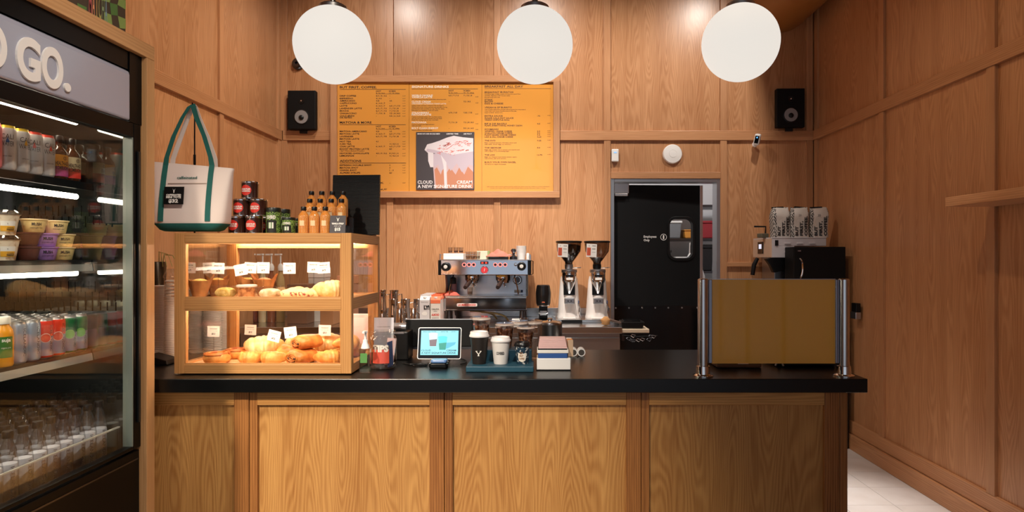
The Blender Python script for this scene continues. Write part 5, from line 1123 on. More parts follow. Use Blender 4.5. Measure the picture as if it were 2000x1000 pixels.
t = thing('steel_pot', 'round stainless steel pot with a lid behind the napkin caddy', 'pot', (X(1074, 3.2), 3.2, CT)); r = .062
MB().lathe([(0, .001), (r*.96, 0), (r, .004), (r, .148), (r*1.02, .150)], n=32).build('pot_body', brushed, t); MB().lathe([(r*1.03, .149), (r*1.03, .156), (r*.9, .162), (r*.3, .166), (r*.2, .170), (r*.22, .178), (0, .180)], n=32).build('lid', steel, t)
# ---- ochre glass screen on two posts
sg = thing('counter_screen', 'ochre glass screen between two steel posts on the counter', 'screen', (0, 2.595, CT)); sx0, sx1 = X(1373, 2.595), X(1648, 2.595); ztop = Z(546, 2.595)-CT
for x in (sx0, sx1):
    p_ = MB().lathe([(.0215, .012), (.0215, ztop), (.016, ztop+.004), (0, ztop+.004)], (x, 0, 0), 24).build('post', steel, sg); MB().lathe([(.041, 0), (.041, .005), (.030, .008), (.028, .010), (.027, .042), (.0215, .044)], (x, 0, 0), 28).build('flange', chrome, p_)
for x, s in ((sx0, 1), (sx1, -1)): MB().box(x+s*.0225-.000, x+s*.036, -.008, .012, Z(709, 2.595)-CT, ztop).build('glass_clamp', alu, sg, bev=.002) if s > 0 else MB().box(x-.036, x-.0225, -.008, .012, Z(709, 2.595)-CT, ztop).build('glass_clamp', alu, sg, bev=.002)
scrm = mat('ochre_back_painted_glass', (236, 174, 70), .05, spec=.8, coat=.6); gx = MB().box(sx0+.034, sx1-.034, .0, .006, Z(710, 2.595)-CT, ztop).build('glass_panel', scrm, sg)
MB().box(sx0+.034, sx1-.034, -.001, .007, ztop, ztop+.003).build('top_edge', brushed, sg)
MB().tube([(sx1-.06, .10, .09), (sx1, .02, .06)], .004, 8).build('brace', chrome, sg)
t = thing('wood_crate', 'low brown box with a barcode label behind the ochre screen', 'box', (X(1442, 2.78), 2.78, CT)); MB().box(-.095, .105, 0, .16, 0, .055).build('box_body', mat('crate_brown', (92, 66, 44), .7), t, bev=.008); MB().box(-.002, .045, -.0015, 0, .018, .05).build('barcode_label', paper, t)
mb = MB()
for k in range(8): mb.box(.006+.0042*k, .0075+.0042*k+.0008*(k % 3), -.0022, -.0014, .026, .044)
o = mb.build('barcode', inkc, t); o['kind'] = 'stuff'
t = thing('dark_tray', 'black shallow tray behind the ochre screen at the counter end', 'tray', (X(1570, 2.82), 2.82, CT)); MB().box(-.12, .14, 0, .2, 0, .045).build('tray_body', blackm, t, bev=.006); MB().tube([(-.13, -.01, .005), (-.115, -.01, .05), (-.10, -.02, .005)], .005, 6).build('tray_handle', brushed, t)
# ================================================================== on the back counter
BT = BZ+.0005
# ---- steel milk pitchers
def pitcher(label, px, Y, h, r, flip=False):
    t = thing('milk_pitcher', label, 'pitcher', (X(px, Y), Y, BT), random.uniform(-.6, .6), 'steel milk pitchers on the back counter')
    pr = [(0, .002), (r*.94, 0), (r, .006), (r*.98, h*.4), (r*.80, h*.72), (r*.84, h*.94), (r*.90, h), (r*.86, h), (r*.78, h*.72), (r*.9, h*.3), (0, h*.05)]
    if flip: pr = [(0, .004), (r*.86, .004), (r*.90, 0), (r*.84, h*.06), (r*.80, h*.28), (r*.70, h*.9), (r*.66, h*.98), (0, h)]
    MB().lathe(pr, n=24).build('pitcher_body', chrome, t); hh = [(r*.9, 0, h*.85), (r*1.5, 0, h*.88), (r*1.6, 0, h*.6), (r*1.4, 0, h*.25), (r*.95, 0, h*.2)] if not flip else [(r*.7, 0, h*.8), (r*1.3, 0, h*.7), (r*1.3, 0, h*.3), (r*.8, 0, h*.2)]
    MB().tube(hh, .005, 8).build('handle', chrome, t); return t
for k, (px, Y, h, r, fl) in enumerate(((747, 4.97, .245, .036, False), (770, 4.96, .245, .040, False), (768, 4.80, .185, .040, False), (792, 4.82, .185, .041, False), (816, 4.86, .182, .038, False), (781, 4.66, .128, .038, True), (808, 4.66, .132, .040, True))):
    pitcher(['tall steel pitcher right behind the case corner', 'tall steel pitcher second from the case corner', 'wide steel pitcher in front of the tall pitchers', 'wide steel pitcher in the middle of the pitcher group', 'steel pitcher next to the milk cartons', 'upturned small steel pitcher at the front left', 'upturned small steel pitcher in front of the cartons'][k], px, Y, h, r, fl)
# ---- plant milk cartons
def carton(label, px, Y, front_fn, body, top, gr):
    t = thing('milk_carton', label, 'carton', (X(px, Y), Y, BT), 0, gr); w_ = .0365; h = .19
    MB().box(-w_, w_, -w_, w_, 0, h).build('carton_body', body, t, bev=.001); MB().prism([(-w_, h), (w_, h), (.003, h+.026), (.003, h+.038), (-.003, h+.038), (-.003, h+.026)], -w_, w_, 'x').build('gable', top, t)
    MB().lathe([(.013, 0), (.013, .012), (0, .012)], (0, -w_*.45, h+.010), 14, axis='z').build('screw_cap', lblw, t)
    if front_fn: front_fn(t, w_)
    return note(t)
ctw = mat('carton_grey_white', (214, 208, 206), .55); cto = mat('carton_orange', (232, 116, 76), .55); ctc = mat('carton_cream', (228, 218, 206), .55)
def oat(t, w_):
    MB().text('LY!', front(-.006, -w_-.0008, .122), .026, 1, .08, 'L', width=.042).build('lettering', inkc, t); MB().text('barista', front(0, -w_-.0008, .172), .006, 1, .0, 'C', width=.05).build('lettering', tagink, t)
    MB().prism([(-.022, .036), (.018, .036), (.012, .016), (-.016, .016)], -w_-.0008, -w_-.0001).build('cup_picture', inkc, t); MB().prism(rrect(-.024, .020, .032, .040, .0035, 3), -w_-.0012, -w_-.0006).build('foam_picture', brown_c, t)
    MB().prism([(.02*math.cos(a), .09+.015*math.sin(a)) for a in [k*math.pi/8 for k in range(16)]], -w_-.0006, -w_-.0001).build('ring_mark', lblw, t)
def cal(t, w_):
    MB().box(-w_, w_, -w_-.0008, -w_, .165, .19).build('orange_band', cto, t); MB().text('CALIFIA', front(0, -w_-.0012, .118), .009, 1, .02, 'C', width=.056).text('FARMS', front(0, -w_-.0012, .104), .006, 1, .0, 'C', width=.026).build('lettering', inkc, t)
    MB().text('ALMOND', front(0, -w_-.0012, .074), .015, 1, .03, 'C', width=.056).build('lettering', red, t); MB().text('BARISTA', front(0, -w_-.0012, .054), .008, 1, .0, 'C', width=.05).build('lettering', tagink, t)
c1 = carton('grey white oat milk carton at the front of its row', 831, 4.68, oat, ctw, ctw, 'plant milk cartons'); c2 = carton('cream almond milk carton with orange band at the front', 852, 4.68, cal, ctc, cto, 'plant milk cartons')
for k in range(1, 4):
    dup(c1, (X(831, 4.68), 4.68+.0785*k, BT), label='grey white oat milk carton behind the front one', group='oat milk cartons in the row behind'); dup(c2, (X(852, 4.68), 4.68+.0785*k, BT), label='cream and orange almond milk carton behind the front one', group='almond milk cartons in the row behind')
# ---- espresso machine
EY = 4.78; em_x = X(948.5, EY)
e = thing('espresso_machine', 'chrome two group espresso machine on the back counter', 'espresso machine', (em_x, EY, BT)); s_ = EY/F
zz = lambda py: Z(py, EY)-BT; ex = lambda px: (px-948.5)*s_
mir = mat('mirror_steel', (214, 218, 226), .09, 1)
MB().box(ex(868), ex(1028), .02, .52, zz(582)-.0, zz(578)).build('drip_grate', steel, e); MB().box(ex(867.5), ex(1028), .0, .53, zz(606), zz(582)).build('base_body', mir, e, bev=.004); MB().box(ex(866.5), ex(1029), -.006, .0, zz(607), zz(605)).build('lower_trim', chrome, e)
for x in (ex(876), ex(1020)):
    for y in (.06, .46): MB().lathe([(.028, 0), (.026, .01), (.02, zz(606))], (x, y, 0), 18).build('leg', dsteel, e)
MB().box(ex(870), ex(1030), .27, .50, zz(578), zz(540)).build('back_splash', mat('splash_steel', (200, 204, 212), .28, 1), e); 
for x0, x1 in ((ex(868), ex(872)), (ex(1027), ex(1031))): MB().prism([(.10, zz(580)), (.52, zz(580)), (.52, zz(537)), (.03, zz(537))], x0, x1, 'x').build('side_frame', dsteel, e, bev=.003)
hd = MB().box(ex(862), ex(1031.5), -.03, .52, zz(536.5), zz(508)).build('head', mir, e, bev=.003)
for x0, x1 in ((ex(857), ex(863)), (ex(1031), ex(1037))): MB().box(x0, x1, -.034, .50, zz(537), zz(508)).build('end_cheek', black, hd, bev=.003)
MB().box(ex(859), ex(1036), -.02, .5, zz(508), zz(507)).build('cup_warmer', steel, e)
mb = MB()
for x in (ex(860), ex(1035)): mb.tube([(x, -.01, zz(508)), (x, -.01, zz(497)), (x, .46, zz(497)), (x, .46, zz(508))], .004, 8)
mb.tube([(ex(860), .46, zz(497)), (ex(1035), .46, zz(497))], .004, 8); mb.build('cup_rail', chrome, e)
MB().tube([(ex(1037), .0, zz(509)), (ex(1041), .0, zz(510)), (ex(1041), .0, zz(535)), (ex(1037), .0, zz(537))], .004, 8).build('side_bar', chrome, e)
ledr = mat('button_ring_lit', (255, 150, 140), .3, emit=.9, ecol=(255, 120, 110)); redl = mat('display_red', (255, 60, 40), .3, emit=1.2)
for px in (907.5, 917, 926, 968, 977.5, 987):
    b_ = MB().lathe([(.016, 0), (.016, .004), (.012, .0045), (.0115, .003)], (ex(px), -.03, zz(517)), 20, axis='y').build('button', ledr, e); MB().lathe([(.0105, .003), (.004, .0036), (0, .0038)], (ex(px), -.03, zz(517)), 14, axis='y').build('button_face', dsteel, b_)
dp = MB().box(ex(939), ex(954.5), -.034, -.03, zz(516), zz(510.5)).build('display', blackg, e)
MB().box(ex(941), ex(945), -.0345, -.0338, zz(514.7), zz(512)).box(ex(948), ex(952), -.0345, -.0338, zz(514.7), zz(512)).build('digits', redl, dp)
bg_ = MB().lathe([(.030, 0), (.030, .006), (.027, .008), (.026, .006)], (ex(947), -.03, zz(527)), 28, axis='y').build('brew_gauge', chrome, e); MB().lathe([(.0255, .0064), (0, .0070)], (ex(947), -.03, zz(527)), 24, axis='y').build('gauge_face', mat('gauge_red', (222, 60, 66), .3, emit=.25), bg_); MB().box(-.002, .002, -.0005, .0005, -.012, .012).build('gauge_needle', lblw, bg_, (ex(947), -.0378, zz(527)), (0, R(12), 0))
for px, py in ((872.5, 521), (1019, 520)):
    k_ = MB().lathe([(.030, 0), (.033, .008), (.033, .03), (.026, .036), (.016, .036), (.015, .034)], (ex(px), -.03, zz(py)), 28, axis='y').build('steam_knob', black, e); MB().lathe([(.015, .034), (.013, .038), (0, .039)], (ex(px), -.03, zz(py)), 18, axis='y').build('knob_cap', lblw, k_)
MB().lathe([(.013, 0), (.013, .005), (.009, .006), (0, .006)], (ex(1007.5), -.03, zz(516.5)), 16, axis='y').build('water_button', chrome, e)
for px, rz, dx in ((920, 18, -.016), (981, 18, -.014)):
    g_ = MB().lathe([(.054, -.03), (.056, -.012), (.056, .02), (.050, .03), (.0, .03)], (ex(px), .10, zz(541)), 28, axis='z').build('group_head', chrome, e)
    q_ = MB().lathe([(.042, -.03), (.046, -.028), (.046, 0), (.0, 0)], (ex(px), .10, zz(543)-.012), 24).build('portafilter_basket', chrome, e); MB().tube([(ex(px), .06, zz(544)-.02), (ex(px)+dx*.6, .0, zz(546)-.02), (ex(px)+dx*1.3, -.06, zz(549)-.025), (ex(px)+dx*2, -.11, zz(553)-.028)], [.010, .014, .017, .015], 12).build('portafilter_handle', mat('dark_wood_handle', (58, 40, 34), .35) if 'dark_wood_handle' not in bpy.data.materials else bpy.data.materials['dark_wood_handle'], q_)
    MB().tube([(ex(px)+.008, .10, zz(543)-.04), (ex(px)+.012, .09, zz(543)-.06), (ex(px)+.022, .09, zz(543)-.07)], .007, 8).build('spout', chrome, q_)
MB().box(ex(977.5)-.03, ex(977.5)+.035, .036, .04, zz(541), zz(538)).build('yellow_tag', mat('yellow_tag', (232, 178, 60), .5), e)
for px, lean in ((884, -.02), (1005, .02)): MB().tube([(ex(px), .05, zz(537)), (ex(px), .02, zz(543)), (ex(px)+lean, .02, zz(560)), (ex(px)+lean*1.4, .02, zz(575))], .005, 8).build('steam_wand', chrome, e)
MB().lathe([(.022, -.022), (.024, .022), (.010, .03), (0, .03)], (ex(884.5), .02, zz(549)), 16).build('wand_grip', black, e)
MB().lathe([(.034, 0), (.036, .006), (.030, .01), (.022, .002)], (ex(1008.5), .22, zz(549)), 24, axis='y').build('round_vent', chrome, e); MB().lathe([(.028, .004), (.0, .003)], (ex(1008.5), .22, zz(549)), 20, axis='y').build('vent_bowl', dsteel, e)
np_ = MB().prism(rrect(ex(892.5), ex(932), zz(598.5), zz(592.5), .006, 3), -.004, 0).build('name_plate', lblw, e); MB().text('LA MARZOCCO', front(ex(912), -.0048, zz(597.2)), .014, 1, .05, 'C', width=.135).build('lettering', red, np_)
MB().box(ex(1002), ex(1015), .266, .27, zz(576), zz(570)).build('service_label', lblw, e); MB().box(ex(1015.5), ex(1019.5), .266, .27, zz(575.5), zz(570)).build('blue_label', mat('navy_label', (40, 60, 110), .5), e)
# things standing on the machine
MT = BT+zz(507)+.0005
t = thing('white_cup_box', 'low white box with glasses on it on the espresso machine', 'box', (X(885.5, EY+.08), EY+.08, MT)); MB().box(-.078, .078, 0, .16, 0, .046).build('box_body', white, t, bev=.003)
def tumbler(label, px, Y, z, r, h, m=None):
    t = thing('shot_glass', label, 'glass', (X(px, Y), Y, z), 0, 'small glasses at the espresso machine'); MB().shell([(0, .003), (r*.78, 0), (r, h), (r*.94, h), (r*.74, .006), (0, .006)], n=20).build('glass_body', clearcup, t)
    MB().lathe([(0, .007), (r*.72, .007), (r*.82, h*.45), (0, h*.45)], n=18).build('glass_tint', m or pane('glass_tint', (.72, .66, .6), .08, .3), t); return t
for k, px in enumerate((879.5, 890.5, 900.5)): tumbler(['shot glass at the left on the white box', 'shot glass in the middle of the white box', 'shot glass at the right on the white box'][k], px, EY+.13, MT+.0465, .0195, .048, coffee_m if k else None)
for k, px in enumerate((914, 923.5, 933)): tumbler(['clear glass on the machine next to the white box', 'clear glass in the middle of the machine top', 'clear glass beside the pale carton on the machine'][k], px, EY+.1, MT, .022, .060)
t = thing('pale_carton', 'pale green and cream packet on top of the espresso machine', 'packet', (X(941, EY+.16), EY+.16, MT)); MB().box(-.04, .045, 0, .06, 0, .066).build('packet_body', mat('packet_cream', (226, 216, 190), .6), t, bev=.003); MB().box(.045, .062, .0, .05, 0, .068).build('green_end', mat('packet_green', (140, 170, 110), .6), t, bev=.003)
def cloth(label, loc, w_, d_, h_, rz=0, seed=1, name='cloth'):
    rr = random.Random(seed); nx, ny = 22, 14; v = []; ph = [rr.uniform(0, 6) for _ in range(6)]
    def hgt(u, q): return max(.003, h_*(.55+.25*math.sin(5*u+ph[0]+2*q)+.16*math.sin(6*q+ph[1]+2*u)+.08*math.sin(11*u+ph[2]))*(1-abs(u)**4)*(1-abs(q)**4)+.003)
    for j in range(ny+1):
        for i in range(nx+1): u, q = 2*i/nx-1, 2*j/ny-1; v.append((u*w_/2*(1+.1*math.sin(4*q+ph[3])), q*d_/2*(1+.12*math.sin(3*u+ph[4])), hgt(u, q)))
    n0 = len(v); v += [(a, b, .0005) for a, b, c in v]; fs = []
    for j in range(ny):
        for i in range(nx): a = j*(nx+1)+i; fs += [(a, a+1, a+nx+2, a+nx+1), tuple(n0+q for q in (a, a+nx+1, a+nx+2, a+1))]
    ring = [i for i in range(nx+1)]+[j*(nx+1)+nx for j in range(1, ny+1)]+[ny*(nx+1)+i for i in range(nx-1, -1, -1)]+[j*(nx+1) for j in range(ny-1, 0, -1)]
    for a, b in zip(ring, ring[1:]+ring[:1]): fs.append((b, a, n0+a, n0+b))
    return tag(MB().add(v, fs, 0, True).build(name, salmon, loc=loc, rot=(0, 0, rz), ang=70), label, 'cloth')
t = thing('black_caddy', 'black lidded box under the salmon cloth on the machine', 'box', (X(973, EY+.1), EY+.1, MT)); MB().box(-.075, .075, 0, .14, 0, .022).build('box_body', black, t, bev=.004)
cloth('salmon pink cloth bundled on top of the espresso machine', (X(974, EY+.16), EY+.16, MT+.0225), .18, .12, .055, .1, 4)
t = thing('tamper', 'dark coffee tamper lying beside the white cup stack', 'tamper', (X(1003, EY+.14), EY+.14, MT)); MB().lathe([(0, 0), (.030, 0), (.030, .02), (.012, .03), (.011, .05), (.020, .062), (.022, .074), (.012, .084), (0, .085)], n=20).build('tamper_body', dsteel, t)
wc0 = None
for k in range(6):
    lb = 'white cup in the nested stack on the espresso machine'; loc = (X(1018, EY+.18), EY+.18, MT+.0085*k)
    o = MB().lathe([(0, .003), (.028, .003), (.029, 0), (.0385, .060), (.0405, .0605), (.0405, .064), (.037, .064), (.028, .008), (0, .008)], n=20).build('espresso_cup', cupw, loc=loc) if wc0 is None else dup(wc0, loc, kids=[]); wc0 = wc0 or o; tag(o, lb, 'cup', 'white cups nested on the espresso machine')
t = thing('small_canister', 'small white canister at the right end of the machine top', 'canister', (X(1032, EY+.1)-.004, EY+.1, MT)); MB().lathe([(0, .001), (.011, 0), (.012, .004), (.011, .04), (.009, .05), (0, .05)], n=16).build('canister_body', white, t)
# round the drip tray
GT = BT+zz(578)+.0005
tumbler('shot glass under the left group of the machine', 918, EY+.08, GT, .024, .062); cloth('pink cloth on the left of the drip tray', (X(882, EY+.07), EY+.07, GT), .11, .10, .04, .3, 8)
t = thing('spray_bottle', 'pink tinted clear bottle standing by the left steam wand', 'bottle', (X(886.5, EY+.15), EY+.15, GT)); MB().lathe([(0, .001), (.020, 0), (.022, .004), (.022, .09), (.012, .105), (.012, .118), (0, .118)], n=18).build('bottle_body', mat('pink_bottle', (196, 150, 160), .2, coat=.4), t); MB().lathe([(.013, .116), (.014, .14), (0, .142)], n=14).build('cap', lblw, t)
# under the machine
cloth('salmon cloth on the counter under the machine', (X(898, 4.70), 4.70, BT), .20, .10, .03, .0, 5); t = thing('squeeze_bottle', 'clear squeeze bottle under the espresso machine', 'bottle', (X(886, 4.92), 4.92, BT)); MB().lathe([(0, .001), (.018, 0), (.018, .045), (.010, .055), (.003, .098), (0, .098)], n=14).build('bottle_body', white, t)
for k, (px, Y) in enumerate(((985, 4.93), (963, 5.06))): cable(['braided hose curling under the espresso machine', 'second braided hose under the espresso machine'][k], [(X(px-45, Y), Y, BT+.075), (X(px-20, Y), Y-.03, BT+.07), (X(px, Y), Y-.05, BT+.05), (X(px+8, Y), Y-.04, BT+.012)], .008, 'braided_hose').data.materials[0] = mat('braid', (150, 128, 84), .4, .5)
t = thing('small_carton', 'cream small box behind the clear cups on the back counter', 'box', (X(1007, 4.66), 4.66, BT)); MB().box(-.028, .028, 0, .06, 0, .045).build('box_body', ctc, t, bev=.002); tumbler('thick glass tumbler beside the cream small box', 1024, 4.68, BT, .033, .055)
# ---- automatic tamper
t = thing('tamping_press', 'black automatic tamping press between machine and grinders', 'tamping press', (X(1061, 4.98), 4.98, BT+.0)); 
MB().prism(rrect(-.066, .066, -.09, .07, .03), 0, .016, 'z').build('base', black, t, bev=.003); MB().box(-.034, .034, -.02, .055, .016, .14).build('column', black, t, bev=.006)
MB().lathe([(.030, .118), (.048, .124), (.056, .14), (.060, .20), (.060, .225), (.052, .280), (.044, .287), (0, .288)], (0, -.01, 0), 28).build('head', mat('press_black', (20, 18, 18), .28), t); MB().lathe([(.050, .122), (.052, .126), (.052, .130), (.046, .132)], (0, -.01, 0), 28).build('ring', chrome, t)
MB().tube([(-.03, -.055, .075), (-.034, -.07, .068), (-.02, -.075, .06), (.02, -.075, .06), (.034, -.07, .068), (.03, -.055, .075)], .004, 8).box(-.026, .026, -.07, -.02, .05, .085).build('fork', brushed, t); MB().text('puq', front(0, -.0705, .152), .008, 1, .05, 'C', width=.02).build('lettering', cto, t)
# ---- twin coffee grinders
plt = thing('grinder_shelf', 'black edged steel platform under the two grinders', 'platform', (0, 0, BT)); MB().box(X(1086, 4.9), .585, 4.87, 5.30, 0, .022).build('platform_top', steel, plt, bev=.003); MB().box(X(1097, 4.86), X(1137, 4.86), 4.855, 4.869, -.0, .020).build('black_front', black, plt)
beans = mat('coffee_beans', (44, 22, 12), .35, noise=((78, 44, 24), 90, .4, .6), bump=(90, .8, .01)); hop = pane('smoked_hopper', (.40, .34, .30), .10, .5); whiteg = mat('grinder_white', (226, 218, 212), .3, coat=.4)
def grinder(label, px, full, tagrz):
    Y = 5.02; t = thing('coffee_grinder', label, 'coffee grinder', (X(px, Y), Y, BT+.0225), 0, 'white grinders with bean hoppers')
    MB().lathe([(.095, 0), (.096, .012), (.092, .02), (.088, .05), (.070, .30), (.062, .33), (0, .33)], n=32).build('tower', whiteg, t)
    MB().box(-.05, .05, -.13, .0, .0, .014).build('foot', whiteg, t, bev=.004)
    MB().lathe([(.010, .195), (.014, .20), (.050, .285), (.056, .30), (.058, .355), (.052, .372), (0, .372)], (0, -.072, 0), 28).build('dosing_funnel', chrome, t); MB().lathe([(.058, .360), (.062, .364), (.062, .384), (.056, .388), (0, .388)], (0, -.062, 0), 28).build('collar', brushed, t)
    MB().box(-.03, .03, -.136, -.125, .330, .345).build('badge', black, t); MB().box(-.026, .026, -.134, -.124, .306, .324).build('badge', lblw, t)
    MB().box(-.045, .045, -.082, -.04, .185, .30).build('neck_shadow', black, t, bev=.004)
    fk = MB().box(-.040, .040, -.128, -.085, .118, .165).build('control_panel', brushed, t, bev=.006); MB().lathe([(.006, 0), (.006, .004), (0, .004)], (-.012, -.128, .142), 12, axis='y').build('control_button', dsteel, fk); MB().lathe([(.006, 0), (.006, .004), (0, .004)], (.012, -.128, .142), 12, axis='y').build('control_button', dsteel, fk)
    MB().lathe([(.030, .386), (.034, .40), (.034, .425), (.026, .43), (0, .43)], n=24).build('throat', brushed if full else black, t); MB().tube([(.03, -.03, .398), (.07, -.05, .40), (.095, -.055, .402)], .004, 8).build('dosing_lever', chrome, t)
    MB().shell([(.030, .428), (.032, .445), (.060, .48), (.094, .53), (.100, .60)], n=32).build('hopper', hop, t)
    if full: MB().lathe([(.026, .432), (.029, .446), (.057, .482), (.090, .532), (.094, .575), (.05, .585), (0, .587)], n=28).build('beans', beans, t)
    else: MB().lathe([(.026, .432), (.029, .446), (.052, .476), (.03, .482), (0, .484)], n=28).build('beans', beans, t)
    MB().lathe([(.103, .598), (.104, .602), (.104, .608), (.098, .612), (0, .612)], n=32).build('hopper_lid', black, t)
    cd = MB().box(-.040, .040, -.0008, .0008, -.052, .052).build('bean_card', lblw, t, (-.052, -.102, .535), (R(12), R(3), R(-8))); MB().box(-.036, -.006, -.0016, -.0008, -.040, .022).build('card_block', mat('card_rust', (196, 84, 54), .6) if 'card_rust' not in bpy.data.materials else bpy.data.materials['card_rust'], cd)
    mb = MB().text('Y', front(-.02, -.0016, .03), .012, 1, 0, 'C').text('HOUSE', front(.018, -.0016, .034), .007, 1, .03, 'C', width=.026).text('BLEND', front(.018, -.0016, .010), .007, 1, .03, 'C', width=.026).text('ESPRESSO', front(.018, -.0016, -.016), .005, 1, .0, 'C', width=.028); o = mb.build('lettering', inkc, cd); o['kind'] = 'stuff'
    mb = MB().tube([(.07, -.05, .12), (.082, -.07, .09), (.076, -.09, .05), (.084, -.10, .01)], .005, 8); mb.build('power_cord', chrome, t); MB().box(.074, .080, -.05, -.03, .10, .14).build('side_switch', mat('switch_blue', (60, 80, 120), .4), t)
    return t
grinder('white coffee grinder with full bean hopper, nearer the espresso machine', 1111, True, 0); grinder('white coffee grinder with nearly empty hopper, nearer the black door', 1166, False, 0)
# ---- brush, board and tray at the counter end
t = thing('counter_brush', 'tan bristle brush with a dark handle at the counter end', 'brush', (X(1183, 4.66), 4.66, BT)); 
def br_fn(x, y, z): return (x*(1+.2*math.sin(7*z)), y, z)
MB().ball((0, 0, .034), .036, .03, .034, 14, 10, fn=br_fn).build('bristles', mat('bristle_tan', (190, 138, 84), .9, bump=(200, .8, .01)), t); MB().tube([(.02, 0, .044), (.06, -.01, .035), (.12, -.02, .018)], [.014, .010, .008], 10).build('handle', mat('brush_handle', (70, 44, 30), .5), t)
bw = thing('pull_out_board', 'cream board sticking out past the end of the steel counter', 'board', (.6135, 4.58, .885)); MB().box(0, .20, 0, .22, 0, .028).build('board', mat('board_cream', (206, 186, 160), .6), bw, bev=.004); MB().box(.0, .02, .02, .2, -.06, 0).build('bracket', dsteel, bw)
t = thing('knock_tray', 'black ribbed tray lying on the cream board', 'tray', (.6135, 4.60, .9135)); MB().prism([(.0, 0), (.155, 0), (.17, .05), (-.0, .05)], 0, .16).build('tray_body', black, t, bev=.006); MB().box(.02, .14, .02, .14, .05, .058).build('tray_lip', blackg, t, bev=.003)
t = thing('key_bunch', 'bunch of keys and straps hanging below the cream board', 'keys', (.72, 4.565, .88)); rr = random.Random(4)
for k in range(9):
    x = rr.uniform(-.09, .12); z = rr.uniform(-.05, -.01); MB().tube([(x, 0, z), (x+.02, -.004, z-.012), (x+.035, 0, z+.004), (x+.01, .004, z+.01), (x, 0, z)], .0025, 6).build('ring', chrome if k % 2 else dsteel, t)
MB().tube([(-.10, .004, -.01), (0, 0, -.02), (.15, .004, -.012)], .004, 6).build('cord', blackm, t)
# ---- syrup pumps, boxes and bottles behind the pastry case
t_b = [((196, 140, 70), 'amber'), ((120, 60, 40), 'dark'), ((210, 190, 150), 'pale'), ((150, 90, 60), 'brown'), ((190, 160, 110), 'tan')]
for k in range(5):
    px = [478, 496, 513, 530, 548][k]; Y = 4.9+.004*k
    t = thing('pump_syrup', '%s syrup bottle with a white pump, number %d seen through the case' % (t_b[k][1], k+1) if False else '%s syrup bottle with a white pump seen through the case' % t_b[k][1], 'syrup bottle', (X(px, Y), Y, BT), 0, 'pump syrups behind the pastry case')
    MB().lathe([(0, .002), (.030, 0), (.033, .006), (.033, .30), (.028, .34), (.014, .385), (.014, .41)], n=16).build('bottle_body', mat('syrup_tint', t_b[k][0], .2, coat=.4), t)
    MB().lathe([(.020, .40), (.022, .43), (.012, .452), (.006, .455), (.006, .52), (.012, .522), (.012, .532), (0, .533)], n=14).box(-.045, .0, -.005, .005, .520, .532).build('pump', white, t)
for k, (px, Y, w_, h_, c_, lb) in enumerate(((588, 4.85, .15, .30, (120, 84, 60), 'brown cardboard box on the back counter behind the case'), (624, 5.02, .12, .42, (196, 186, 176), 'pale tall box on the back counter behind the case'), (645, 4.78, .10, .14, (160, 110, 70), 'tan low box on the back counter behind the case'), (440, 4.80, .18, .40, (150, 140, 136), 'grey box on the back counter behind the left case end'), (680, 5.0, .12, .36, (176, 120, 84), 'kraft box behind the right end of the case'))):
    t = thing('storage_box', lb, 'box', (X(px, Y), Y, BT), 0, 'boxes on the back counter'); MB().box(-w_/2, w_/2, -.08, .08, 0, h_*.82).build('box_body', mat('box_tone', c_, .7), t, bev=.003); MB().box(-w_/2-.002, w_/2+.002, -.082, .082, h_*.82, h_).build('lid', mat('box_lid', tuple(min(255, int(q*1.12)) for q in c_), .7), t, bev=.003)
cloth('pink folded cloth on the tan box behind the case', (X(645, 4.78), 4.78, BT+.1405), .10, .12, .035, 0, 11)
# ================================================================== right corner: brewer, bags, black dispenser
KT = BZ+.0005; BY = 4.90
bw_ = thing('batch_brewer', 'white batch coffee brewer in the far right corner', 'coffee brewer', (0, 0, KT)); bx0, bx1 = X(1508, BY), X(1614, BY); z0, z1 = Z(503, BY)-KT, Z(463.5, BY)-KT
cream = mat('brewer_cream', (214, 184, 160), .4); bwh = mat('brewer_white', (206, 202, 206), .35)
MB().box(bx0, bx1, BY, BY+.42, Z(480.5, BY)-KT, z1-.008).build('head', bwh, bw_, bev=.003); MB().box(bx0, X(1552, BY), BY+.0, BY+.42, z0, Z(480.5, BY)-KT).build('head_drop', bwh, bw_, bev=.003); MB().box(bx0-.002, bx1+.002, BY-.002, BY+.422, z1-.008, z1).build('head_lid', bwh, bw_, bev=.002)
MB().box(bx0-.006, bx0-.0005, BY+.002, BY+.418, z0, z1-.009).build('front_plate', cream, bw_, bev=.002)
cp = MB().box(bx0-.012, bx0-.006, BY+.17, BY+.29, z0+.03, z1-.03).build('control_panel', blackg, bw_, bev=.003); MB().box(bx0-.0128, bx0-.0118, BY+.20, BY+.26, z0+.07, z1-.05).build('display', mat('white_display', (230, 235, 255), .3, emit=.7), cp)
MB().box(X(1513.5, BY), X(1520, BY), BY-.004, BY, Z(480, BY)-KT, Z(469, BY)-KT).build('rocker_switch', black, bw_, bev=.001)
for cx_, cy_ in ((1538, 475.5), (1562, 475.5), (1586, 475.5), (1538, 484), (1538, 492.5)): MB().prism(rrect(X(cx_-6, BY), X(cx_+6, BY), Z(cy_+1.5, BY)-KT, Z(cy_-1.5, BY)-KT, .005, 3), BY-.006, BY).build('vent_louvre', bwh, bw_, bev=.002)
MB().box(X(1522, BY), X(1545, BY), BY+.10, BY+.38, 0.02, z0).build('column', brushed, bw_, bev=.004); MB().box(bx0-.0, X(1560, BY), BY, BY+.42, 0, .03).build('base', brushed, bw_, bev=.004)
bk = MB().prism([(X(1499, BY), z0-.01), (X(1512, BY), z0), (X(1548, BY), z0), (X(1556, BY), z0-.02), (X(1556, BY), z0-.075), (X(1515, BY), z0-.12), (X(1508, BY), z0-.06)], BY+.03, BY+.09).build('filter_basket', black, bw_, bev=.006)
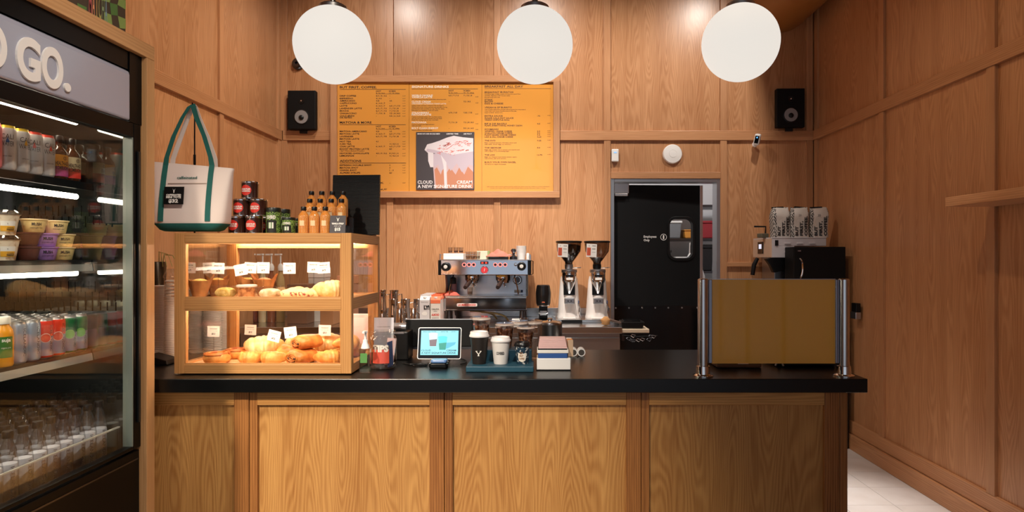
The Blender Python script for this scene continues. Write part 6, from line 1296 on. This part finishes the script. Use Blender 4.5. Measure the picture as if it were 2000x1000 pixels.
MB().tube([(X(1490, BY), BY+.12, z0-.005), (X(1483, BY), BY+.12, z0-.06), (X(1480, BY), BY+.12, z0-.14)], [.014, .018, .016], 10).build('basket_handle', black, bw_)
MB().lathe([(.055, 0), (.075, .02), (.08, .10), (.06, .20), (.045, .23), (.05, .25), (0, .25)], (X(1536, 4.9), BY+.13, .03), 24).build('coffee_pot', chrome, bw_)
dsp = thing('black_dispenser', 'black coffee dispenser box with a chrome ring handle in the corner', 'dispenser', (0, 0, KT)); DY = 4.72
MB().box(X(1550, DY), X(1652, DY), DY, DY+.17, 0, Z(482, DY)-KT).build('dispenser_body', blackm, dsp, bev=.006)
MB().tube([(X(1556, DY)+.06*math.sin(a)*.45+.01, DY-.02, Z(524, DY)-KT+.075*math.cos(a)) for a in [R(5+8.5*k) for k in range(20)]], .006, 8).build('ring_handle', chrome, dsp)
MB().box(X(1558, DY), X(1564, DY), DY-.004, DY, Z(491, DY)-KT, Z(489, DY)-KT).build('badge', brushed, dsp)
# ---- coffee bags on the brewer
bagm = mat('bag_white', (206, 198, 190), .55, bump=(24, .5, .01))
def chevron():
    m = mat('bag_check', (200, 192, 184), .6); nt = m.node_tree; b = nt.nodes['Principled BSDF']; tc = nt.nodes.new('ShaderNodeTexCoord'); ck_ = nt.nodes.new('ShaderNodeTexChecker'); ck_.inputs['Scale'].default_value = 95; ck_.inputs['Color1'].default_value = lin((20, 18, 18)); ck_.inputs['Color2'].default_value = lin((206, 198, 190))
    mp = nt.nodes.new('ShaderNodeMapping'); mp.inputs['Rotation'].default_value = (R(40), 0, R(45)); nt.links.new(tc.outputs['Object'], mp.inputs['Vector']); nt.links.new(mp.outputs['Vector'], ck_.inputs['Vector']); nt.links.new(ck_.outputs['Color'], b.inputs['Base Color']); return m
chkm = chevron()
def coffee_bag(label, px, rz, seed):
    Y = 4.98; t = thing('coffee_bag', label, 'coffee bag', (X(px, Y), Y, KT+z1+.0005), rz, 'lettered coffee bags on the brewer'); w_, d_, h = .070, .042, .235; rr = random.Random(seed)
    nz = 12; nu = 24; v = []; mb = MB()
    for k in range(nz+1):
        q = k/nz; pin = 1 if q < .75 else 1-(q-.75)/.25*.75; wob = .004*math.sin(6*q+seed)
        for i in range(nu):
            a = 2*math.pi*i/nu; ca, sa = math.cos(a), math.sin(a); x = w_*math.copysign(abs(ca)**.3, ca)*(1-.06*(q > .9))+wob; y = d_*pin*math.copysign(abs(sa)**.3, sa)
            v.append((x, y+.002*math.sin(9*q+3*i+seed)*(.1 < q), h*q+(.006*math.sin(5*x*20+seed) if k >= nz-1 else 0)))
    for k in range(nz):
        for i in range(nu):
            j = (i+1) % nu; xm = v[k*nu+i][0]+v[k*nu+j][0]; side = abs(xm) > 1.88*w_
            mb.f.append((k*nu+i, k*nu+j, (k+1)*nu+j, (k+1)*nu+i)); mb.m.append(1 if (side or (xm < -1.25*w_)) else 0); mb.sm.append(True)
    mb.v = v; mb.f.append(tuple(range(nu))[::-1]); mb.m.append(0); mb.sm.append(False); mb.f.append(tuple(nz*nu+i for i in range(nu))); mb.m.append(1); mb.sm.append(False); mb.build('bag_body', [bagm, chkm], t, ang=70)
    for s, x, l in (('BUT', -.040, .075), ('FIRST,', -.004, .115), ('COFFEE.', .032, .155)): MB().text(s, (lambda x: lambda a, b: (x+.021-b, -d_-.0045, .012+a))(x), .021, 1, .05, 'L', width=l) .add([], []).build('lettering', inkc, t)
    MB().box(-.05, .04, -.012, .012, h-.002, h+.008).build('tin_tie', black, t, rot=(0, R(rr.uniform(-5, 5)), 0))
    if seed > 1: MB().text('20', front(-.005, -d_-.0045, .165), .016, 1, 0, 'C').build('pen_mark', tagink, t)
    return t
coffee_bag('crumpled lettered coffee bag on the brewer, left of three', 1523, R(8), 1); coffee_bag('lettered coffee bag standing in the middle of three', 1559, 0, 2); coffee_bag('lettered coffee bag on the brewer, nearest the right wall', 1597.5, R(-6), 3)
t = thing('label_gun', 'small dark gadget lying at the left on the brewer', 'gadget', (X(1490, 5.05), 5.05, KT+z1+.0005)); MB().box(-.035, .035, -.03, .03, 0, .035).build('gadget_body', mat('gadget_olive', (96, 90, 74), .5), t, rot=(0, 0, R(20)), bev=.006); MB().tube([(.02, 0, .03), (.03, .02, .09), (-.06, .03, .092)], .007, 8).build('gadget_arm', black, t)
import OpenImageIO as oiio, sys
b = oiio.ImageBuf('/workdir/render_main.png'); s=b.spec(); W=s.width
k = W/2000
pts = {'left_up':(350,120),'left_low':(500,330),'back_top':(860,100),'back_mid':(1130,220),'poolR':(1330,220),'below_board':(850,430),'rightpan':(1480,380),'rwall_up':(1820,150),'rwall_mid':(1800,500),'rwall_low':(1800,750),'cnt0':(380,900),'cnt1':(650,900),'cnt2':(1050,900),'cnt3':(1450,900),'floor':(1720,960),'caseframe':(500,465),'fridgeframe':(293,500),'countertop':(1250,710),'counteredge':(1100,755),'screen':(1500,620),'menu':(870,240),'door':(1260,520),'globe':(1045,80),'header':(200,180),'tote':(390,390)}
import numpy as np
a = b.get_pixels(oiio.FLOAT)
for n,(x,y) in pts.items():
    x0,y0=int(x*k),int(y*k); r=max(2,int(6*k)); c=a[y0-r:y0+r+1,x0-r:x0+r+1,:3].mean((0,1))*255
    print(n, c.astype(int))
